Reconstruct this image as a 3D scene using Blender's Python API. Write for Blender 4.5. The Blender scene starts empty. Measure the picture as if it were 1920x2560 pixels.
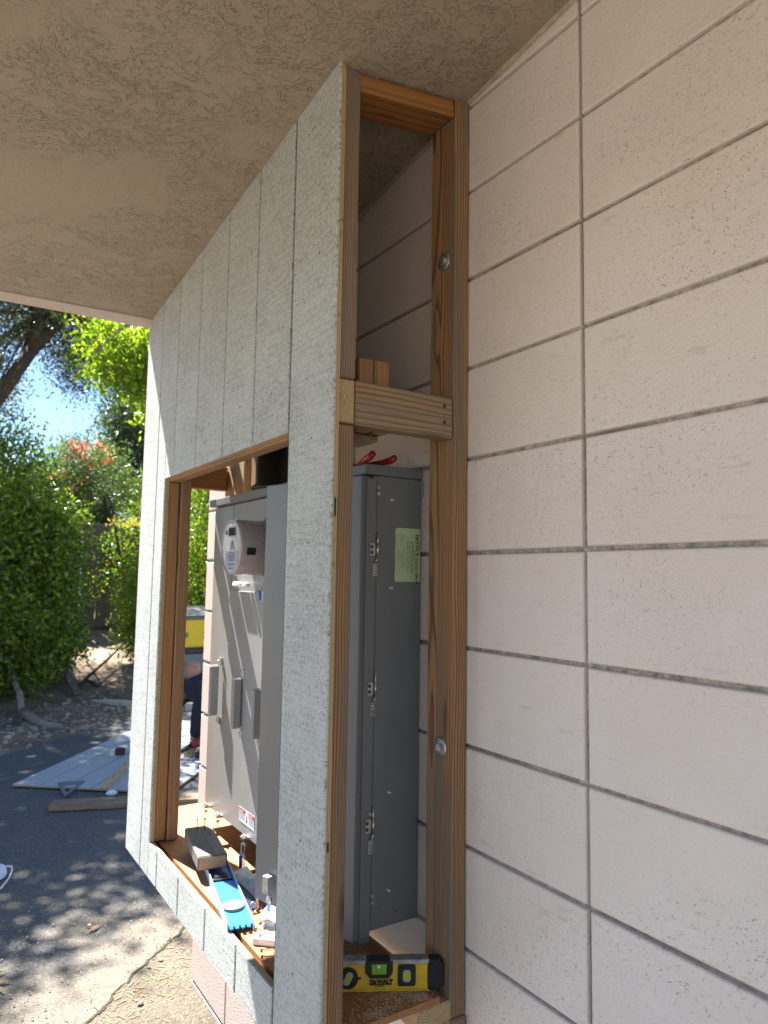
import bpy, math, random
import numpy as np
from mathutils import Vector, Matrix
random.seed(7)
SC = bpy.context.scene
COL = SC.collection

# ------------------------------------------------------------------ camera
cam_d = bpy.data.cameras.new('camera')
cam = bpy.data.objects.new('camera', cam_d)
COL.objects.link(cam)
CP = Vector((-0.98633, -0.86878, 0.55364))
yaw, pit, rol = 0.574449, 0.091734, 0.0153247
fw = Vector((math.sin(yaw) * math.cos(pit), math.cos(yaw) * math.cos(pit), math.sin(pit)))
rt = Vector((math.cos(yaw), -math.sin(yaw), 0))
up = rt.cross(fw)
c_, s_ = math.cos(rol), math.sin(rol)
r2 = rt * c_ + up * s_
u2 = -rt * s_ + up * c_
M = Matrix((r2, u2, -fw)).transposed().to_4x4()
M.translation = CP
cam.matrix_world = M
cam_d.sensor_fit = 'VERTICAL'
cam_d.sensor_height = 36
cam_d.lens = 1780.997 / 2560 * 36
cam_d.clip_start = 0.02
cam_d.clip_end = 400
cam_d.dof.use_dof = True
cam_d.dof.focus_distance = 1.55
cam_d.dof.aperture_fstop = 5.6
SC.camera = cam

# ------------------------------------------------------------------ light
TS = Vector((-0.215, 1.0, 1.56)).normalized()          # towards the sun
world = bpy.data.worlds.new('World')
SC.world = world
world.use_nodes = True
wn = world.node_tree
wn.nodes.clear()
wo = wn.nodes.new('ShaderNodeOutputWorld')
bg = wn.nodes.new('ShaderNodeBackground')
sky = wn.nodes.new('ShaderNodeTexSky')
sky.sky_type = 'NISHITA'
sky.sun_disc = False
sky.sun_elevation = math.asin(TS.z)
sky.sun_rotation = math.atan2(TS.x, TS.y)
sky.air_density = 0.75
sky.dust_density = 0.0
sky.ozone_density = 2.6
bg.inputs['Strength'].default_value = 0.05
wn.links.new(sky.outputs[0], bg.inputs[0])
wn.links.new(bg.outputs[0], wo.inputs[0])
sl = bpy.data.lights.new('sun', 'SUN')
sl.energy = 5.0
sl.angle = math.radians(0.53)
sl.color = (1.0, 0.95, 0.87)
so = bpy.data.objects.new('sun', sl)
so.rotation_euler = TS.to_track_quat('Z', 'Y').to_euler()
so.location = (-3, 12, 18)
COL.objects.link(so)
SC.view_settings.view_transform = 'Standard'
SC.view_settings.look = 'None'
SC.view_settings.gamma = 1
SC.view_settings.use_curve_mapping = False
SC.view_settings.exposure = 2.5


# ------------------------------------------------------------------ helpers
def tag(o, label=None, cat=None, group=None, kind=None):
    if label: o['label'] = label
    if cat: o['category'] = cat
    if group: o['group'] = group
    if kind: o['kind'] = kind
    return o


def thing(name, label, cat, loc=(0, 0, 0), group=None, kind=None):
    o = bpy.data.objects.new(name, None)
    o.empty_display_size = 0.05
    o.location = loc
    COL.objects.link(o)
    return tag(o, label, cat, group, kind)


def wloc(o):
    v = Vector((0, 0, 0))
    while o is not None:
        v += Vector(o.location)
        o = o.parent
    return v


class MB:
    """collects geometry in world coordinates; wc = per-vertex texture coordinate"""
    def __init__(s):
        s.v = []; s.f = []; s.m = []; s.w = []; s.sm = []

    def add(s, vs, fs, mi=0, wc=None, T=None, smooth=False):
        o = len(s.v)
        if wc is None: wc = [tuple(p) for p in vs]
        if T is not None: vs = [T @ Vector(p) for p in vs]
        s.v += [tuple(p) for p in vs]
        s.w += [tuple(p) for p in wc]
        s.f += [tuple(i + o for i in f) for f in fs]
        s.m += [mi] * len(fs)
        s.sm += [smooth] * len(fs)
        return s

    def box(s, lo, hi, b=0.0, mi=0, wc=None, T=None):
        x0, y0, z0 = lo; x1, y1, z1 = hi
        if b <= 0:
            vs = [(x, y, z) for x in (x0, x1) for y in (y0, y1) for z in (z0, z1)]
            fs = [(0, 1, 3, 2), (4, 6, 7, 5), (0, 4, 5, 1), (2, 3, 7, 6), (0, 2, 6, 4), (1, 5, 7, 3)]
        else:
            vs = []; idx = {}
            for ix in (0, 1):
                for iy in (0, 1):
                    for iz in (0, 1):
                        p = [(x0, x1)[ix], (y0, y1)[iy], (z0, z1)[iz]]
                        for ax in range(3):
                            q = list(p)
                            for a in range(3):
                                if a != ax:
                                    q[a] += b * (1 if (ix, iy, iz)[a] == 0 else -1)
                            idx[(ix, iy, iz, ax)] = len(vs); vs.append(tuple(q))
            fs = []
            cyc = [(0, 0), (1, 0), (1, 1), (0, 1)]
            for ax in range(3):
                o1, o2 = [(1, 2), (2, 0), (0, 1)][ax]
                for sd in (0, 1):
                    f = []
                    for c in cyc:
                        k = [0, 0, 0]; k[ax] = sd; k[o1] = c[0]; k[o2] = c[1]
                        f.append(idx[(k[0], k[1], k[2], ax)])
                    fs.append(tuple(f if sd else f[::-1]))
            for ax in range(3):
                o1, o2 = [(1, 2), (2, 0), (0, 1)][ax]
                for a in (0, 1):
                    for c in (0, 1):
                        k0 = [0, 0, 0]; k0[o1] = a; k0[o2] = c; k0[ax] = 0
                        k1 = list(k0); k1[ax] = 1
                        f = (idx[(*k0, o1)], idx[(*k1, o1)], idx[(*k1, o2)], idx[(*k0, o2)])
                        fs.append(f if (a == c) else f[::-1])
            for ix in (0, 1):
                for iy in (0, 1):
                    for iz in (0, 1):
                        f = tuple(idx[(ix, iy, iz, a)] for a in range(3))
                        fs.append(f if (ix + iy + iz) % 2 else f[::-1])
        return s.add(vs, fs, mi, wc, T)

    def lumber(s, lo, hi, axis, b=0.003, mi=0, T=None, pith=None, endmi=None):
        """box of wood, wc = (cross a, cross b, along) with a pith offset"""
        n0 = len(s.v); f0 = len(s.m)
        s.box(lo, hi, b, mi, None, None)
        if endmi is not None: s.m[f0 + axis * 2] = endmi; s.m[f0 + axis * 2 + 1] = endmi
        cx = [(lo[i] + hi[i]) / 2 for i in range(3)]
        o1, o2 = [(1, 2), (0, 2), (0, 1)][axis]
        if pith is None:
            an = random.uniform(0, 6.28); rr = random.uniform(0.03, 0.09)
            pith = (math.cos(an) * rr, math.sin(an) * rr)
        lo_ = random.uniform(0, 20)
        for i in range(n0, len(s.v)):
            p = s.v[i]
            s.w[i] = (p[o1] - cx[o1] + pith[0], p[o2] - cx[o2] + pith[1], p[axis] - lo[axis] + lo_)
            if T is not None: s.v[i] = tuple(T @ Vector(p))
        return s

    def prism(s, poly, axis, a, b, mi=0, T=None):
        """poly = 2D points in the plane across axis, extruded a..b"""
        n = len(poly)
        def P(p, t):
            return {0: (t, p[0], p[1]), 1: (p[0], t, p[1]), 2: (p[0], p[1], t)}[axis]
        vs = [P(p, a) for p in poly] + [P(p, b) for p in poly]
        fs = [tuple(range(n))[::-1], tuple(range(n, 2 * n))]
        for i in range(n):
            j = (i + 1) % n
            fs.append((i, j, n + j, n + i))
        return s.add(vs, fs, mi, None, T)

    def tube(s, pts, rad, n=10, mi=0, cap=True, T=None, smooth=True):
        pts = [Vector(p) for p in pts]
        if not hasattr(rad, '__len__'): rad = [rad] * len(pts)
        vs = []; fs = []; prev = None; wc = []; L = 0
        for i, p in enumerate(pts):
            d = (pts[min(i + 1, len(pts) - 1)] - pts[max(i - 1, 0)]).normalized()
            if prev is None:
                a = d.orthogonal().normalized()
            else:
                a = (prev - d * prev.dot(d)).normalized()
            prev = a; bb = d.cross(a)
            if i: L += (p - pts[i - 1]).length
            for k in range(n):
                t = 2 * math.pi * k / n
                q = (a * math.cos(t) + bb * math.sin(t)) * rad[i]
                vs.append(tuple(p + q)); wc.append((math.cos(t) * rad[i], math.sin(t) * rad[i], L))
        for i in range(len(pts) - 1):
            for k in range(n):
                j = (k + 1) % n
                fs.append((i * n + k, i * n + j, (i + 1) * n + j, (i + 1) * n + k))
        if cap:
            fs.append(tuple(range(n))[::-1]); fs.append(tuple(range((len(pts) - 1) * n, len(pts) * n)))
        return s.add(vs, fs, mi, wc, T, smooth)

    def lathe(s, prof, c, axis=(0, 0, 1), n=32, mi=0, T=None, smooth=True):
        """prof = [(r, h)...] round axis through c"""
        ax = Vector(axis).normalized(); a = ax.orthogonal().normalized(); b = ax.cross(a); c = Vector(c)
        vs = []; fs = []
        for r, h in prof:
            for k in range(n):
                t = 2 * math.pi * k / n
                vs.append(tuple(c + ax * h + (a * math.cos(t) + b * math.sin(t)) * r))
        for i in range(len(prof) - 1):
            for k in range(n):
                j = (k + 1) % n
                fs.append((i * n + k, i * n + j, (i + 1) * n + j, (i + 1) * n + k))
        if prof[0][0] > 1e-5: fs.append(tuple(range(n))[::-1])
        if prof[-1][0] > 1e-5: fs.append(tuple(range((len(prof) - 1) * n, len(prof) * n)))
        return s.add(vs, fs, mi, None, T, smooth)

    def mesh(s, name, mats, off=Vector((0, 0, 0)), flat_angle=True):
        me = bpy.data.meshes.new(name)
        me.from_pydata([tuple(Vector(p) - off) for p in s.v], [], s.f)
        if not isinstance(mats, (list, tuple)): mats = [mats]
        for m in mats: me.materials.append(m)
        me.polygons.foreach_set('material_index', s.m)
        me.polygons.foreach_set('use_smooth', s.sm)
        at = me.attributes.new('wc', 'FLOAT_VECTOR', 'POINT')
        at.data.foreach_set('vector', [c for p in s.w for c in p])
        me.update()
        return me

    def build(s, name, mats, parent=None, **kw):
        off = wloc(parent)
        o = bpy.data.objects.new(name, s.mesh(name, mats, off))
        COL.objects.link(o)
        if parent is not None: o.parent = parent
        return tag(o, **kw)


def put(name, me, parent, loc, rot=None, **kw):
    o = bpy.data.objects.new(name, me)
    COL.objects.link(o)
    o.parent = parent
    o.location = Vector(loc) - wloc(parent)
    if rot: o.rotation_euler = rot
    return tag(o, **kw)


def frame(o, x, y=None):
    """matrix with origin o, local x axis along x, z up-ish"""
    x = Vector(x).normalized(); z = Vector((0, 0, 1))
    if y is not None:
        y = Vector(y).normalized(); z = x.cross(y).normalized(); y = z.cross(x)
    else:
        y = z.cross(x).normalized(); z = x.cross(y)
    m = Matrix((x, y, z)).transposed().to_4x4(); m.translation = Vector(o)
    return m


# ------------------------------------------------------------------ materials
class NM:
    def __init__(s, name):
        s.mat = bpy.data.materials.new(name); s.mat.use_nodes = True
        s.t = s.mat.node_tree; s.t.nodes.clear()
        s.out = s.t.nodes.new('ShaderNodeOutputMaterial')
        s.b = s.t.nodes.new('ShaderNodeBsdfPrincipled')
        s.t.links.new(s.b.outputs[0], s.out.inputs[0])
        s._wc = None

    def n(s, ty, ins=None, **props):
        nd = s.t.nodes.new('ShaderNode' + ty)
        for k, v in props.items(): setattr(nd, k, v)
        for k, v in (ins or {}).items():
            if isinstance(v, bpy.types.NodeSocket): s.t.links.new(v, nd.inputs[k])
            else: nd.inputs[k].default_value = v
        return nd

    def wc(s):
        if s._wc is None:
            s._wc = s.n('Attribute', attribute_name='wc').outputs['Vector']
        return s._wc

    def pos(s):
        return s.n('NewGeometry').outputs['Position']

    def map(s, vec, sc, loc=(0, 0, 0), rot=(0, 0, 0)):
        return s.n('Mapping', {'Vector': vec, 'Scale': sc, 'Location': loc, 'Rotation': rot}).outputs[0]

    def noise(s, vec, scale, detail=2, rough=0.5, dist=0.0, out='Fac'):
        return s.n('TexNoise', {'Vector': vec, 'Scale': scale, 'Detail': detail, 'Roughness': rough,
                                'Distortion': dist}).outputs[out]

    def math(s, op, a, b=0.0, c=0.0, clamp=False):
        nd = s.n('Math', {0: a, 1: b, 2: c}, operation=op); nd.use_clamp = clamp
        return nd.outputs[0]

    def ramp(s, fac, stops, interp='LINEAR'):
        nd = s.n('ValToRGB', {'Fac': fac}); cr = nd.color_ramp; cr.interpolation = interp
        while len(cr.elements) < len(stops): cr.elements.new(0.5)
        for e, (p, c) in zip(cr.elements, stops):
            e.position = p; e.color = (c if len(c) == 4 else (*c, 1)) if hasattr(c, '__len__') else (c, c, c, 1)
        return nd.outputs[0]

    def mix(s, f, a, b, mode='MIX'):
        nd = s.n('Mix', {'Factor': f}, data_type='RGBA', blend_type=mode)
        for k, v in ((6, a), (7, b)):
            if isinstance(v, bpy.types.NodeSocket): s.t.links.new(v, nd.inputs[k])
            else: nd.inputs[k].default_value = v if len(v) == 4 else (*v, 1)
        return nd.outputs[2]

    def mr(s, v, a, b, c=0.0, d=1.0):
        return s.n('MapRange', {'Value': v, 'From Min': a, 'From Max': b, 'To Min': c, 'To Max': d}).outputs[0]

    def bump(s, h, dist, strength=1.0, normal=None):
        ins = {'Height': h, 'Distance': dist, 'Strength': strength}
        if normal is not None: ins['Normal'] = normal
        return s.n('Bump', ins).outputs[0]

    def set(s, **k):
        names = {'col': 'Base Color', 'rough': 'Roughness', 'metal': 'Metallic', 'normal': 'Normal',
                 'spec': 'Specular IOR Level', 'trans': 'Transmission Weight', 'coat': 'Coat Weight',
                 'alpha': 'Alpha', 'sss': 'Subsurface Weight', 'emit': 'Emission Color', 'est': 'Emission Strength'}
        for a, v in k.items():
            i = s.b.inputs[names[a]]
            if isinstance(v, bpy.types.NodeSocket): s.t.links.new(v, i)
            elif hasattr(v, '__len__') and len(v) == 3: i.default_value = (*v, 1)
            else: i.default_value = v
        return s.mat


def plain(name, col, rough=0.5, metal=0.0, var=0.06, vs=40, bump=0.0, bs=300, **k):
    m = NM(name)
    w = m.pos()
    nz = m.noise(w, vs, 3, 0.6)
    a = tuple(c * (1 - var) for c in col); b = tuple(min(1, c * (1 + var)) for c in col)
    c = m.mix(m.mr(nz, .3, .7), a, b)
    d = dict(col=c, rough=rough, metal=metal, **k)
    if bump: d['normal'] = m.bump(m.noise(w, bs, 2), bump)
    return m.set(**d)


def wood(name, early, late, grey=(0.25, 0.2, 0.16), weather=0.3, spacing=0.005, dirt=0.3, sharp=1.0):
    m = NM(name); w = m.wc()
    lv = m.map(w, (9, 9, 1.6))
    dn = m.n('TexNoise', {'Vector': lv, 'Scale': 1.0, 'Detail': 2.0}).outputs['Color']
    dv = m.n('VectorMath', {0: dn, 1: (0.5, 0.5, 0.5)}, operation='SUBTRACT').outputs[0]
    dv = m.n('VectorMath', {0: dv, 'Scale': 0.028}, operation='SCALE').outputs[0]
    p = m.n('VectorMath', {0: w, 1: dv}, operation='ADD').outputs[0]
    sx = m.n('SeparateXYZ', {0: p})
    # knots: pull the rings round a few spots along the length
    r = m.math('SQRT', m.math('ADD', m.math('MULTIPLY', sx.outputs[0], sx.outputs[0]),
                              m.math('MULTIPLY', sx.outputs[1], sx.outputs[1])))
    kn = m.n('TexVoronoi', {'Vector': m.map(w, (14, 14, 2.6)), 'Scale': 1.0}, feature='F1').outputs['Distance']
    kf = m.mr(kn, 0.0, 0.32, 1.0, 0.0)
    r = m.math('ADD', r, m.math('MULTIPLY', m.math('POWER', kf, 2.0), 0.012))
    spn = m.noise(m.map(w, (30, 30, 0.5)), 1.0, 1)
    ph = m.math('FRACT', m.math('ADD', m.math('DIVIDE', r, spacing), m.math('MULTIPLY', spn, 1.5)))
    ring = m.ramp(ph, [(0, 0.15), (0.12, 0.0), (0.55, 0.15), (0.86, 1.0), (0.95, 0.75), (1, 0.15)])
    fib = m.noise(m.map(w, (900, 900, 14)), 1.0, 2, 0.6)
    fib2 = m.noise(m.map(w, (160, 160, 3)), 1.0, 3, 0.6)
    col = m.mix(m.math('MULTIPLY', ring, 0.92 * sharp), early, late)
    col = m.mix(m.mr(fib2, .35, .75, 0, .35), col, tuple(c * 0.7 for c in late))
    wp = m.noise(m.map(w, (18, 18, 1.3)), 1.0, 3, 0.6)
    g = m.mix(m.math('MULTIPLY', ring, 0.75), grey, tuple(c * 0.5 for c in grey))
    lo = 1.0 - weather
    col = m.mix(m.mr(wp, lo * 0.75 + 0.02, lo * 0.75 + 0.22), col, g)
    col = m.mix(m.mr(fib, .4, .8, 0, .25), col, tuple(c * 0.45 for c in late))
    kc = m.mr(kn, 0.06, 0.17, 1.0, 0.0)
    col = m.mix(m.math('MULTIPLY', kc, 0.75), col, tuple(c * 0.35 for c in late))
    st = m.noise(m.map(w, (40, 40, 12)), 1.0, 4, 0.7)
    col = m.mix(m.mr(st, .62, .8, 0, dirt), col, (0.05, 0.035, 0.025))
    h = m.math('SUBTRACT', m.math('MULTIPLY', fib, 0.5), m.math('MULTIPLY', ring, 0.6))
    return m.set(col=col, rough=0.68, spec=0.3, normal=m.bump(h, 0.0012, 0.9))


W_orange = wood('wood_cedar_fresh', (0.48, 0.255, 0.11), (0.20, 0.085, 0.03), (0.25, 0.18, 0.12), 0.35)
W_mid = wood('wood_stud', (0.43, 0.245, 0.12), (0.13, 0.055, 0.024), (0.23, 0.17, 0.12), 0.40)
W_grey = wood('wood_weathered', (0.40, 0.25, 0.145), (0.12, 0.062, 0.032), (0.26, 0.20, 0.15), 0.5)
W_block = wood('wood_silvered', (0.26, 0.22, 0.17), (0.13, 0.10, 0.08), (0.17, 0.165, 0.16), 0.75)
W_pale = wood('wood_pale', (0.62, 0.45, 0.27), (0.40, 0.24, 0.12), (0.45, 0.38, 0.3), 0.2, dirt=0.1)
W_redw = wood('wood_plate', (0.40, 0.185, 0.06), (0.24, 0.085, 0.028), (0.24, 0.13, 0.06), 0.35, spacing=0.022, sharp=.7)
W_rail = wood('wood_rail', (0.44, 0.27, 0.14), (0.15, 0.075, 0.032), (0.27, 0.20, 0.14), 0.5, spacing=0.0105)
W_end = wood('wood_end_grain', (0.62, 0.45, 0.25), (0.30, 0.17, 0.08), (0.42, 0.34, 0.24), 0.25, spacing=.0042, dirt=.2)
W_old = wood('wood_fence', (0.17, 0.13, 0.105), (0.08, 0.06, 0.05), (0.15, 0.13, 0.12), 0.6)


def m_ply_edge():
    m = NM('plywood_edge'); w = m.wc(); sx = m.n('SeparateXYZ', {0: w})
    t = m.math('ADD', sx.outputs[0], m.math('MULTIPLY', m.noise(w, 14, 2), 0.0012))
    ph = m.math('FRACT', m.math('DIVIDE', t, 0.0034))
    ly = m.ramp(ph, [(0, 0.2), (0.45, 0.0), (0.55, 1.0), (0.95, 0.8), (1, 0.2)])
    c = m.mix(ly, (0.60, 0.46, 0.25), (0.36, 0.22, 0.095))
    c = m.mix(m.mr(m.noise(w, 60, 4, .7), .58, .75), c, (0.22, 0.13, 0.06))
    return m.set(col=c, rough=0.8, normal=m.bump(m.math('ADD', ly, m.noise(w, 300, 2)), 0.0008))


PLY = m_ply_edge()


def m_shelf():
    m = NM('plywood_shelf'); w = m.wc()
    n1 = m.noise(m.map(w, (14, 2.2, 14)), 1.0, 4, 0.6, 1.2)
    c = m.ramp(n1, [(0.3, (0.29, 0.125, 0.045)), (0.48, (0.40, 0.19, 0.07)), (0.56, (0.32, 0.135, 0.048)), (0.7, (0.46, 0.235, 0.095))])
    g = m.noise(m.map(w, (260, 10, 20)), 1.0, 2)
    c = m.mix(m.mr(g, .4, .8, 0, .35), c, (0.2, 0.085, 0.035))
    d = m.noise(w, 9, 4, .7)
    c = m.mix(m.mr(d, .60, .74, 0, .3), c, (0.38, 0.28, 0.18))
    return m.set(col=c, rough=0.6, normal=m.bump(m.math('ADD', g, n1), 0.0006))


SHELF = m_shelf()


def m_siding():
    m = NM('siding_paint'); w = m.wc()
    # rough-sawn face: short vertical tears broken by near-level saw kerfs
    v1 = m.noise(m.map(w, (1, 330, 120)), 1.0, 3, 0.7)
    v2 = m.noise(m.map(w, (1, 620, 300)), 1.0, 2, 0.6)
    kf = m.noise(m.map(w, (1, 14, 300), rot=(0.10, 0, 0)), 1.0, 2, 0.5)
    kp = m.noise(m.map(w, (1, 5, 5)), 1.0, 2)
    pm = m.noise(m.map(w, (1, 9, 2.2)), 1.0, 3, 0.6)
    pm2 = m.mr(pm, .34, .66)
    h = m.math('ADD', m.math('MULTIPLY', v1, 1.0), m.math('ADD', m.math('MULTIPLY', v2, 0.6), m.math('MULTIPLY', kf, m.mr(kp, .35, .65, .30, .42))))
    pits = m.mr(m.math('SUBTRACT', h, m.math('MULTIPLY', pm2, 0.03)), 0.99, 0.78)
    c = m.mix(m.mr(m.noise(w, 5, 3), .3, .7), (0.56, 0.59, 0.58), (0.58, 0.61, 0.605))
    c = m.mix(m.math('MULTIPLY', pits, 0.72), c, (0.18, 0.175, 0.155))
    # a few nail marks
    return m.set(col=c, rough=0.7, spec=0.25, normal=m.bump(h, 0.0034, 1.0))


SIDING = m_siding()
GROOVE = plain('siding_groove_shade', (0.05, 0.053, 0.057), 0.6, bump=0.0004)  # near-black strip colour stands in for the shade inside the grooves


def m_block():
    m = NM('painted_block'); w = m.pos()
    c = m.mix(m.mr(m.noise(w, 2.2, 3, .6), .35, .65), (0.705, 0.62, 0.575), (0.755, 0.68, 0.645))
    big = m.noise(m.map(w, (1, 2.0, 4.5)), 1.0, 4, 0.6)
    pit = m.n('TexVoronoi', {'Vector': m.map(w, (230, 230, 320)), 'Scale': 1.0}, feature='F1')
    rn = m.noise(w, 90, 2)
    pf = m.math('MULTIPLY', m.mr(pit.outputs['Distance'], 0.12, 0.30, 1.0, 0.0), m.mr(rn, .50, .60))
    pf = m.math('MULTIPLY', pf, m.mr(big, .42, .60))
    c = m.mix(m.math('MULTIPLY', pf, 0.7), c, (0.22, 0.19, 0.17))
    sm = m.noise(m.map(w, (1, 6, 30)), 1.0, 5, 0.75)
    c = m.mix(m.mr(sm, .60, .76, 0, .5), c, (0.33, 0.30, 0.28))
    sp = m.noise(w, 520, 1)
    c = m.mix(m.math('MULTIPLY', m.mr(sp, .70, .76), m.mr(big, .45, .6, 0.1, .6)), c, (0.25, 0.22, 0.2))
    h = m.math('ADD', m.math('MULTIPLY', m.noise(w, 150, 3, .65), 1.3),
               m.math('SUBTRACT', m.math('MULTIPLY', m.noise(w, 45, 2), 0.8), m.math('MULTIPLY', pf, 1.3)))
    return m.set(col=c, rough=0.55, spec=0.35, normal=m.bump(h, 0.0016, 0.95))


BLOCK = m_block()


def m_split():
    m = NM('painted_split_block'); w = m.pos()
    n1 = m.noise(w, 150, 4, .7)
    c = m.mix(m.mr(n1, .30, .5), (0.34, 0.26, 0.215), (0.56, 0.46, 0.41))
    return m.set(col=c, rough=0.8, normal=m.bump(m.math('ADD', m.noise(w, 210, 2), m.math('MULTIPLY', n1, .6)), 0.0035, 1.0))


SPLIT = m_split()


def m_mortar():
    m = NM('mortar_joint'); w = m.pos()
    n = m.noise(w, 60, 4, .7)
    c = m.mix(m.mr(n, .35, .65), (0.20, 0.17, 0.145), (0.52, 0.455, 0.41))
    z = m.noise(w, 3, 2)
    c = m.mix(m.mr(z, .50, .58, 0, .7), c, (0.20, 0.168, 0.145))
    return m.set(col=c, rough=0.85, normal=m.bump(m.noise(w, 140, 3, .7), 0.004))


MORTAR = m_mortar()


def m_stucco():
    m = NM('stucco_ceiling'); w = m.pos()
    wd = m.n('VectorMath', {0: m.n('VectorMath', {0: m.noise(w, 9, 3, out='Color'), 1: (.5, .5, .5)}, operation='SUBTRACT').outputs[0],
                            'Scale': 0.10}, operation='SCALE').outputs[0]
    p = m.n('VectorMath', {0: w, 1: wd}, operation='ADD').outputs[0]
    a = m.noise(m.map(p, (17, 27, 10)), 1.0, 5, 0.68)
    ter = m.ramp(a, [(0.40, 0.0), (0.43, 0.45), (0.52, 0.5), (0.545, 0.95), (0.62, 1.0)])
    edge = m.mr(m.math('ABSOLUTE', m.math('SUBTRACT', a, 0.445)), 0.002, 0.013, 1.0, 0.0)
    edge2 = m.mr(m.math('ABSOLUTE', m.math('SUBTRACT', a, 0.535)), 0.0, 0.010, 1.0, 0.0)
    patch = m.mr(m.noise(m.map(w, (2.6, 3.6, 1)), 1.0, 3, .6), .37, .47)
    fine = m.noise(w, 260, 3, .6)
    e = m.math('MULTIPLY', m.math('MAXIMUM', edge, m.math('MULTIPLY', edge2, 0.8)), m.math('MULTIPLY', patch, m.mr(m.noise(w, 38, 2), .40, .52)))
    c = m.mix(m.mr(m.noise(w, 1.7, 3), .35, .65), (0.37, 0.31, 0.235), (0.42, 0.355, 0.275))
    c = m.mix(m.math('MULTIPLY', e, 0.9), c, (0.12, 0.09, 0.06))  # crevice shade of the trowel relief, darkened into the colour
    h = m.math('ADD', m.math('MULTIPLY', m.math('MULTIPLY', ter, patch), 1.0), m.math('MULTIPLY', fine, 0.35))
    h = m.math('ADD', h, m.math('MULTIPLY', m.noise(w, 30, 2), 0.5))
    return m.set(col=c, rough=0.8, normal=m.bump(h, 0.0045, 1.0))


STUCCO = m_stucco()
TRIM = plain('trim_paint', (0.56, 0.47, 0.42), 0.6, bump=0.0008, bs=120)
ROOF = plain('roof_gravel', (0.35, 0.33, 0.30), 0.9, bump=0.004, bs=90)


def m_asphalt(name='asphalt', dark=(0.072, 0.072, 0.073), dust=(0.165, 0.142, 0.107), amount=0.62, grit=150):
    m = NM(name); w = m.pos()
    g = m.n('TexVoronoi', {'Vector': w, 'Scale': grit}, feature='F1')
    gc = m.n('SeparateColor', {0: g.outputs['Color']}).outputs[0]
    base = m.mix(m.mr(gc, .55, 1.0), dark, tuple(c * 2.6 for c in dark))
    big = m.noise(m.map(w, (1, 0.8, 1)), 1.3, 4, 0.6, 0.6)
    fine = m.noise(w, 120, 3, .7)
    d = m.math('ADD', m.math('MULTIPLY', big, 0.72), m.math('MULTIPLY', fine, 0.28))
    sx = m.n('SeparateXYZ', {0: w})
    near = m.mr(sx.outputs[1], 1.9, 3.0, 0.17, -0.03)
    d = m.math('ADD', d, near)
    f = m.mr(d, 0.60 - amount * 0.2, 0.80 - amount * 0.2)
    sp = m.mr(m.noise(w, 420, 1), .62, .68, 0, .5)
    c = m.mix(f, base, dust)
    c = m.mix(m.math('MULTIPLY', sp, m.mr(d, .3, .6)), c, tuple(min(1, x * 1.3) for x in dust))
    h = m.math('ADD', m.mr(g.outputs['Distance'], 0, .6, 1, 0), m.noise(w, 40, 2))
    return m.set(col=c, rough=0.9, normal=m.bump(h, 0.005, 0.9))


ASPHALT = m_asphalt()
APRON = m_asphalt('gravel_apron', (0.045, 0.037, 0.027), (0.155, 0.125, 0.088), 0.15, 95)


def m_dirt():
    m = NM('dry_dirt'); w = m.pos()
    n1 = m.noise(w, 2.2, 5, .65); n2 = m.noise(w, 26, 4, .7)
    c = m.ramp(n1, [(0.3, (0.15, 0.10, 0.07)), (0.55, (0.28, 0.205, 0.15)), (0.75, (0.40, 0.32, 0.24))])
    c = m.mix(m.mr(n2, .5, .7), c, (0.10, 0.065, 0.045))
    c = m.mix(m.mr(m.noise(w, 60, 2), .66, .72), c, (0.5, 0.43, 0.33))
    return m.set(col=c, rough=0.95, normal=m.bump(m.math('ADD', n1, n2), 0.04))


DIRT = m_dirt()


def m_metal_paint(name, col, rough=0.35, dust=0.45):
    m = NM(name); w = m.pos()
    c = m.mix(m.mr(m.noise(m.map(w, (3, 3, 1)), 2.0, 4, .6), .35, .7), tuple(x * .93 for x in col), tuple(x * 1.08 for x in col))
    d = m.noise(w, 240, 2); d2 = m.noise(w, 6, 3)
    c = m.mix(m.math('MULTIPLY', m.mr(d, .66, .72), m.mr(d2, .5, .65, 0, dust)), c, (0.6, 0.5, 0.4))
    return m.set(col=c, rough=m.mr(m.noise(w, 9, 3), .3, .7, rough * .85, rough * 1.25), normal=m.bump(m.noise(w, 7, 2), 0.0025, 0.5), spec=0.5)


CAB = m_metal_paint('cabinet_grey_paint', (0.165, 0.168, 0.168))
CABM = m_metal_paint('meter_section_paint', (0.262, 0.264, 0.262), 0.36)
STEEL = plain('zinc_steel', (0.55, 0.53, 0.48), 0.32, 0.9, bump=0.0002)
GALV = plain('galvanized_steel', (0.42, 0.43, 0.43), 0.45, 0.8, var=0.3, vs=60)
DARKM = plain('dark_metal', (0.06, 0.055, 0.05), 0.4, 0.6)
CONDUIT = plain('conduit_pipe', (0.045, 0.042, 0.035), 0.28, 0.5)
METER = plain('meter_cover', (0.40, 0.34, 0.355), 0.22, var=0.06, coat=0.4)
METERL = plain('meter_label', (0.30, 0.29, 0.33), 0.4)
METERF = plain('meter_face', (0.20, 0.19, 0.22), 0.35, coat=0.3)
BLACK = plain('black_plastic', (0.015, 0.016, 0.02), 0.35)
LCD = plain('lcd', (0.012, 0.02, 0.016), 0.6, spec=0.1)
INK = plain('printed_ink', (0.03, 0.03, 0.035), 0.7)
INK_B = plain('printed_ink_grey', (0.14, 0.14, 0.2), 0.7)
WHITE = plain('white_label', (0.72, 0.72, 0.73), 0.5)
RED = plain('red_label', (0.60, 0.03, 0.035), 0.5)
GRIP = plain('red_grip', (0.30, 0.018, 0.016), 0.3)
YEL = plain('level_yellow', (0.60, 0.38, 0.015), 0.45, var=.14, vs=70)
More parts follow.
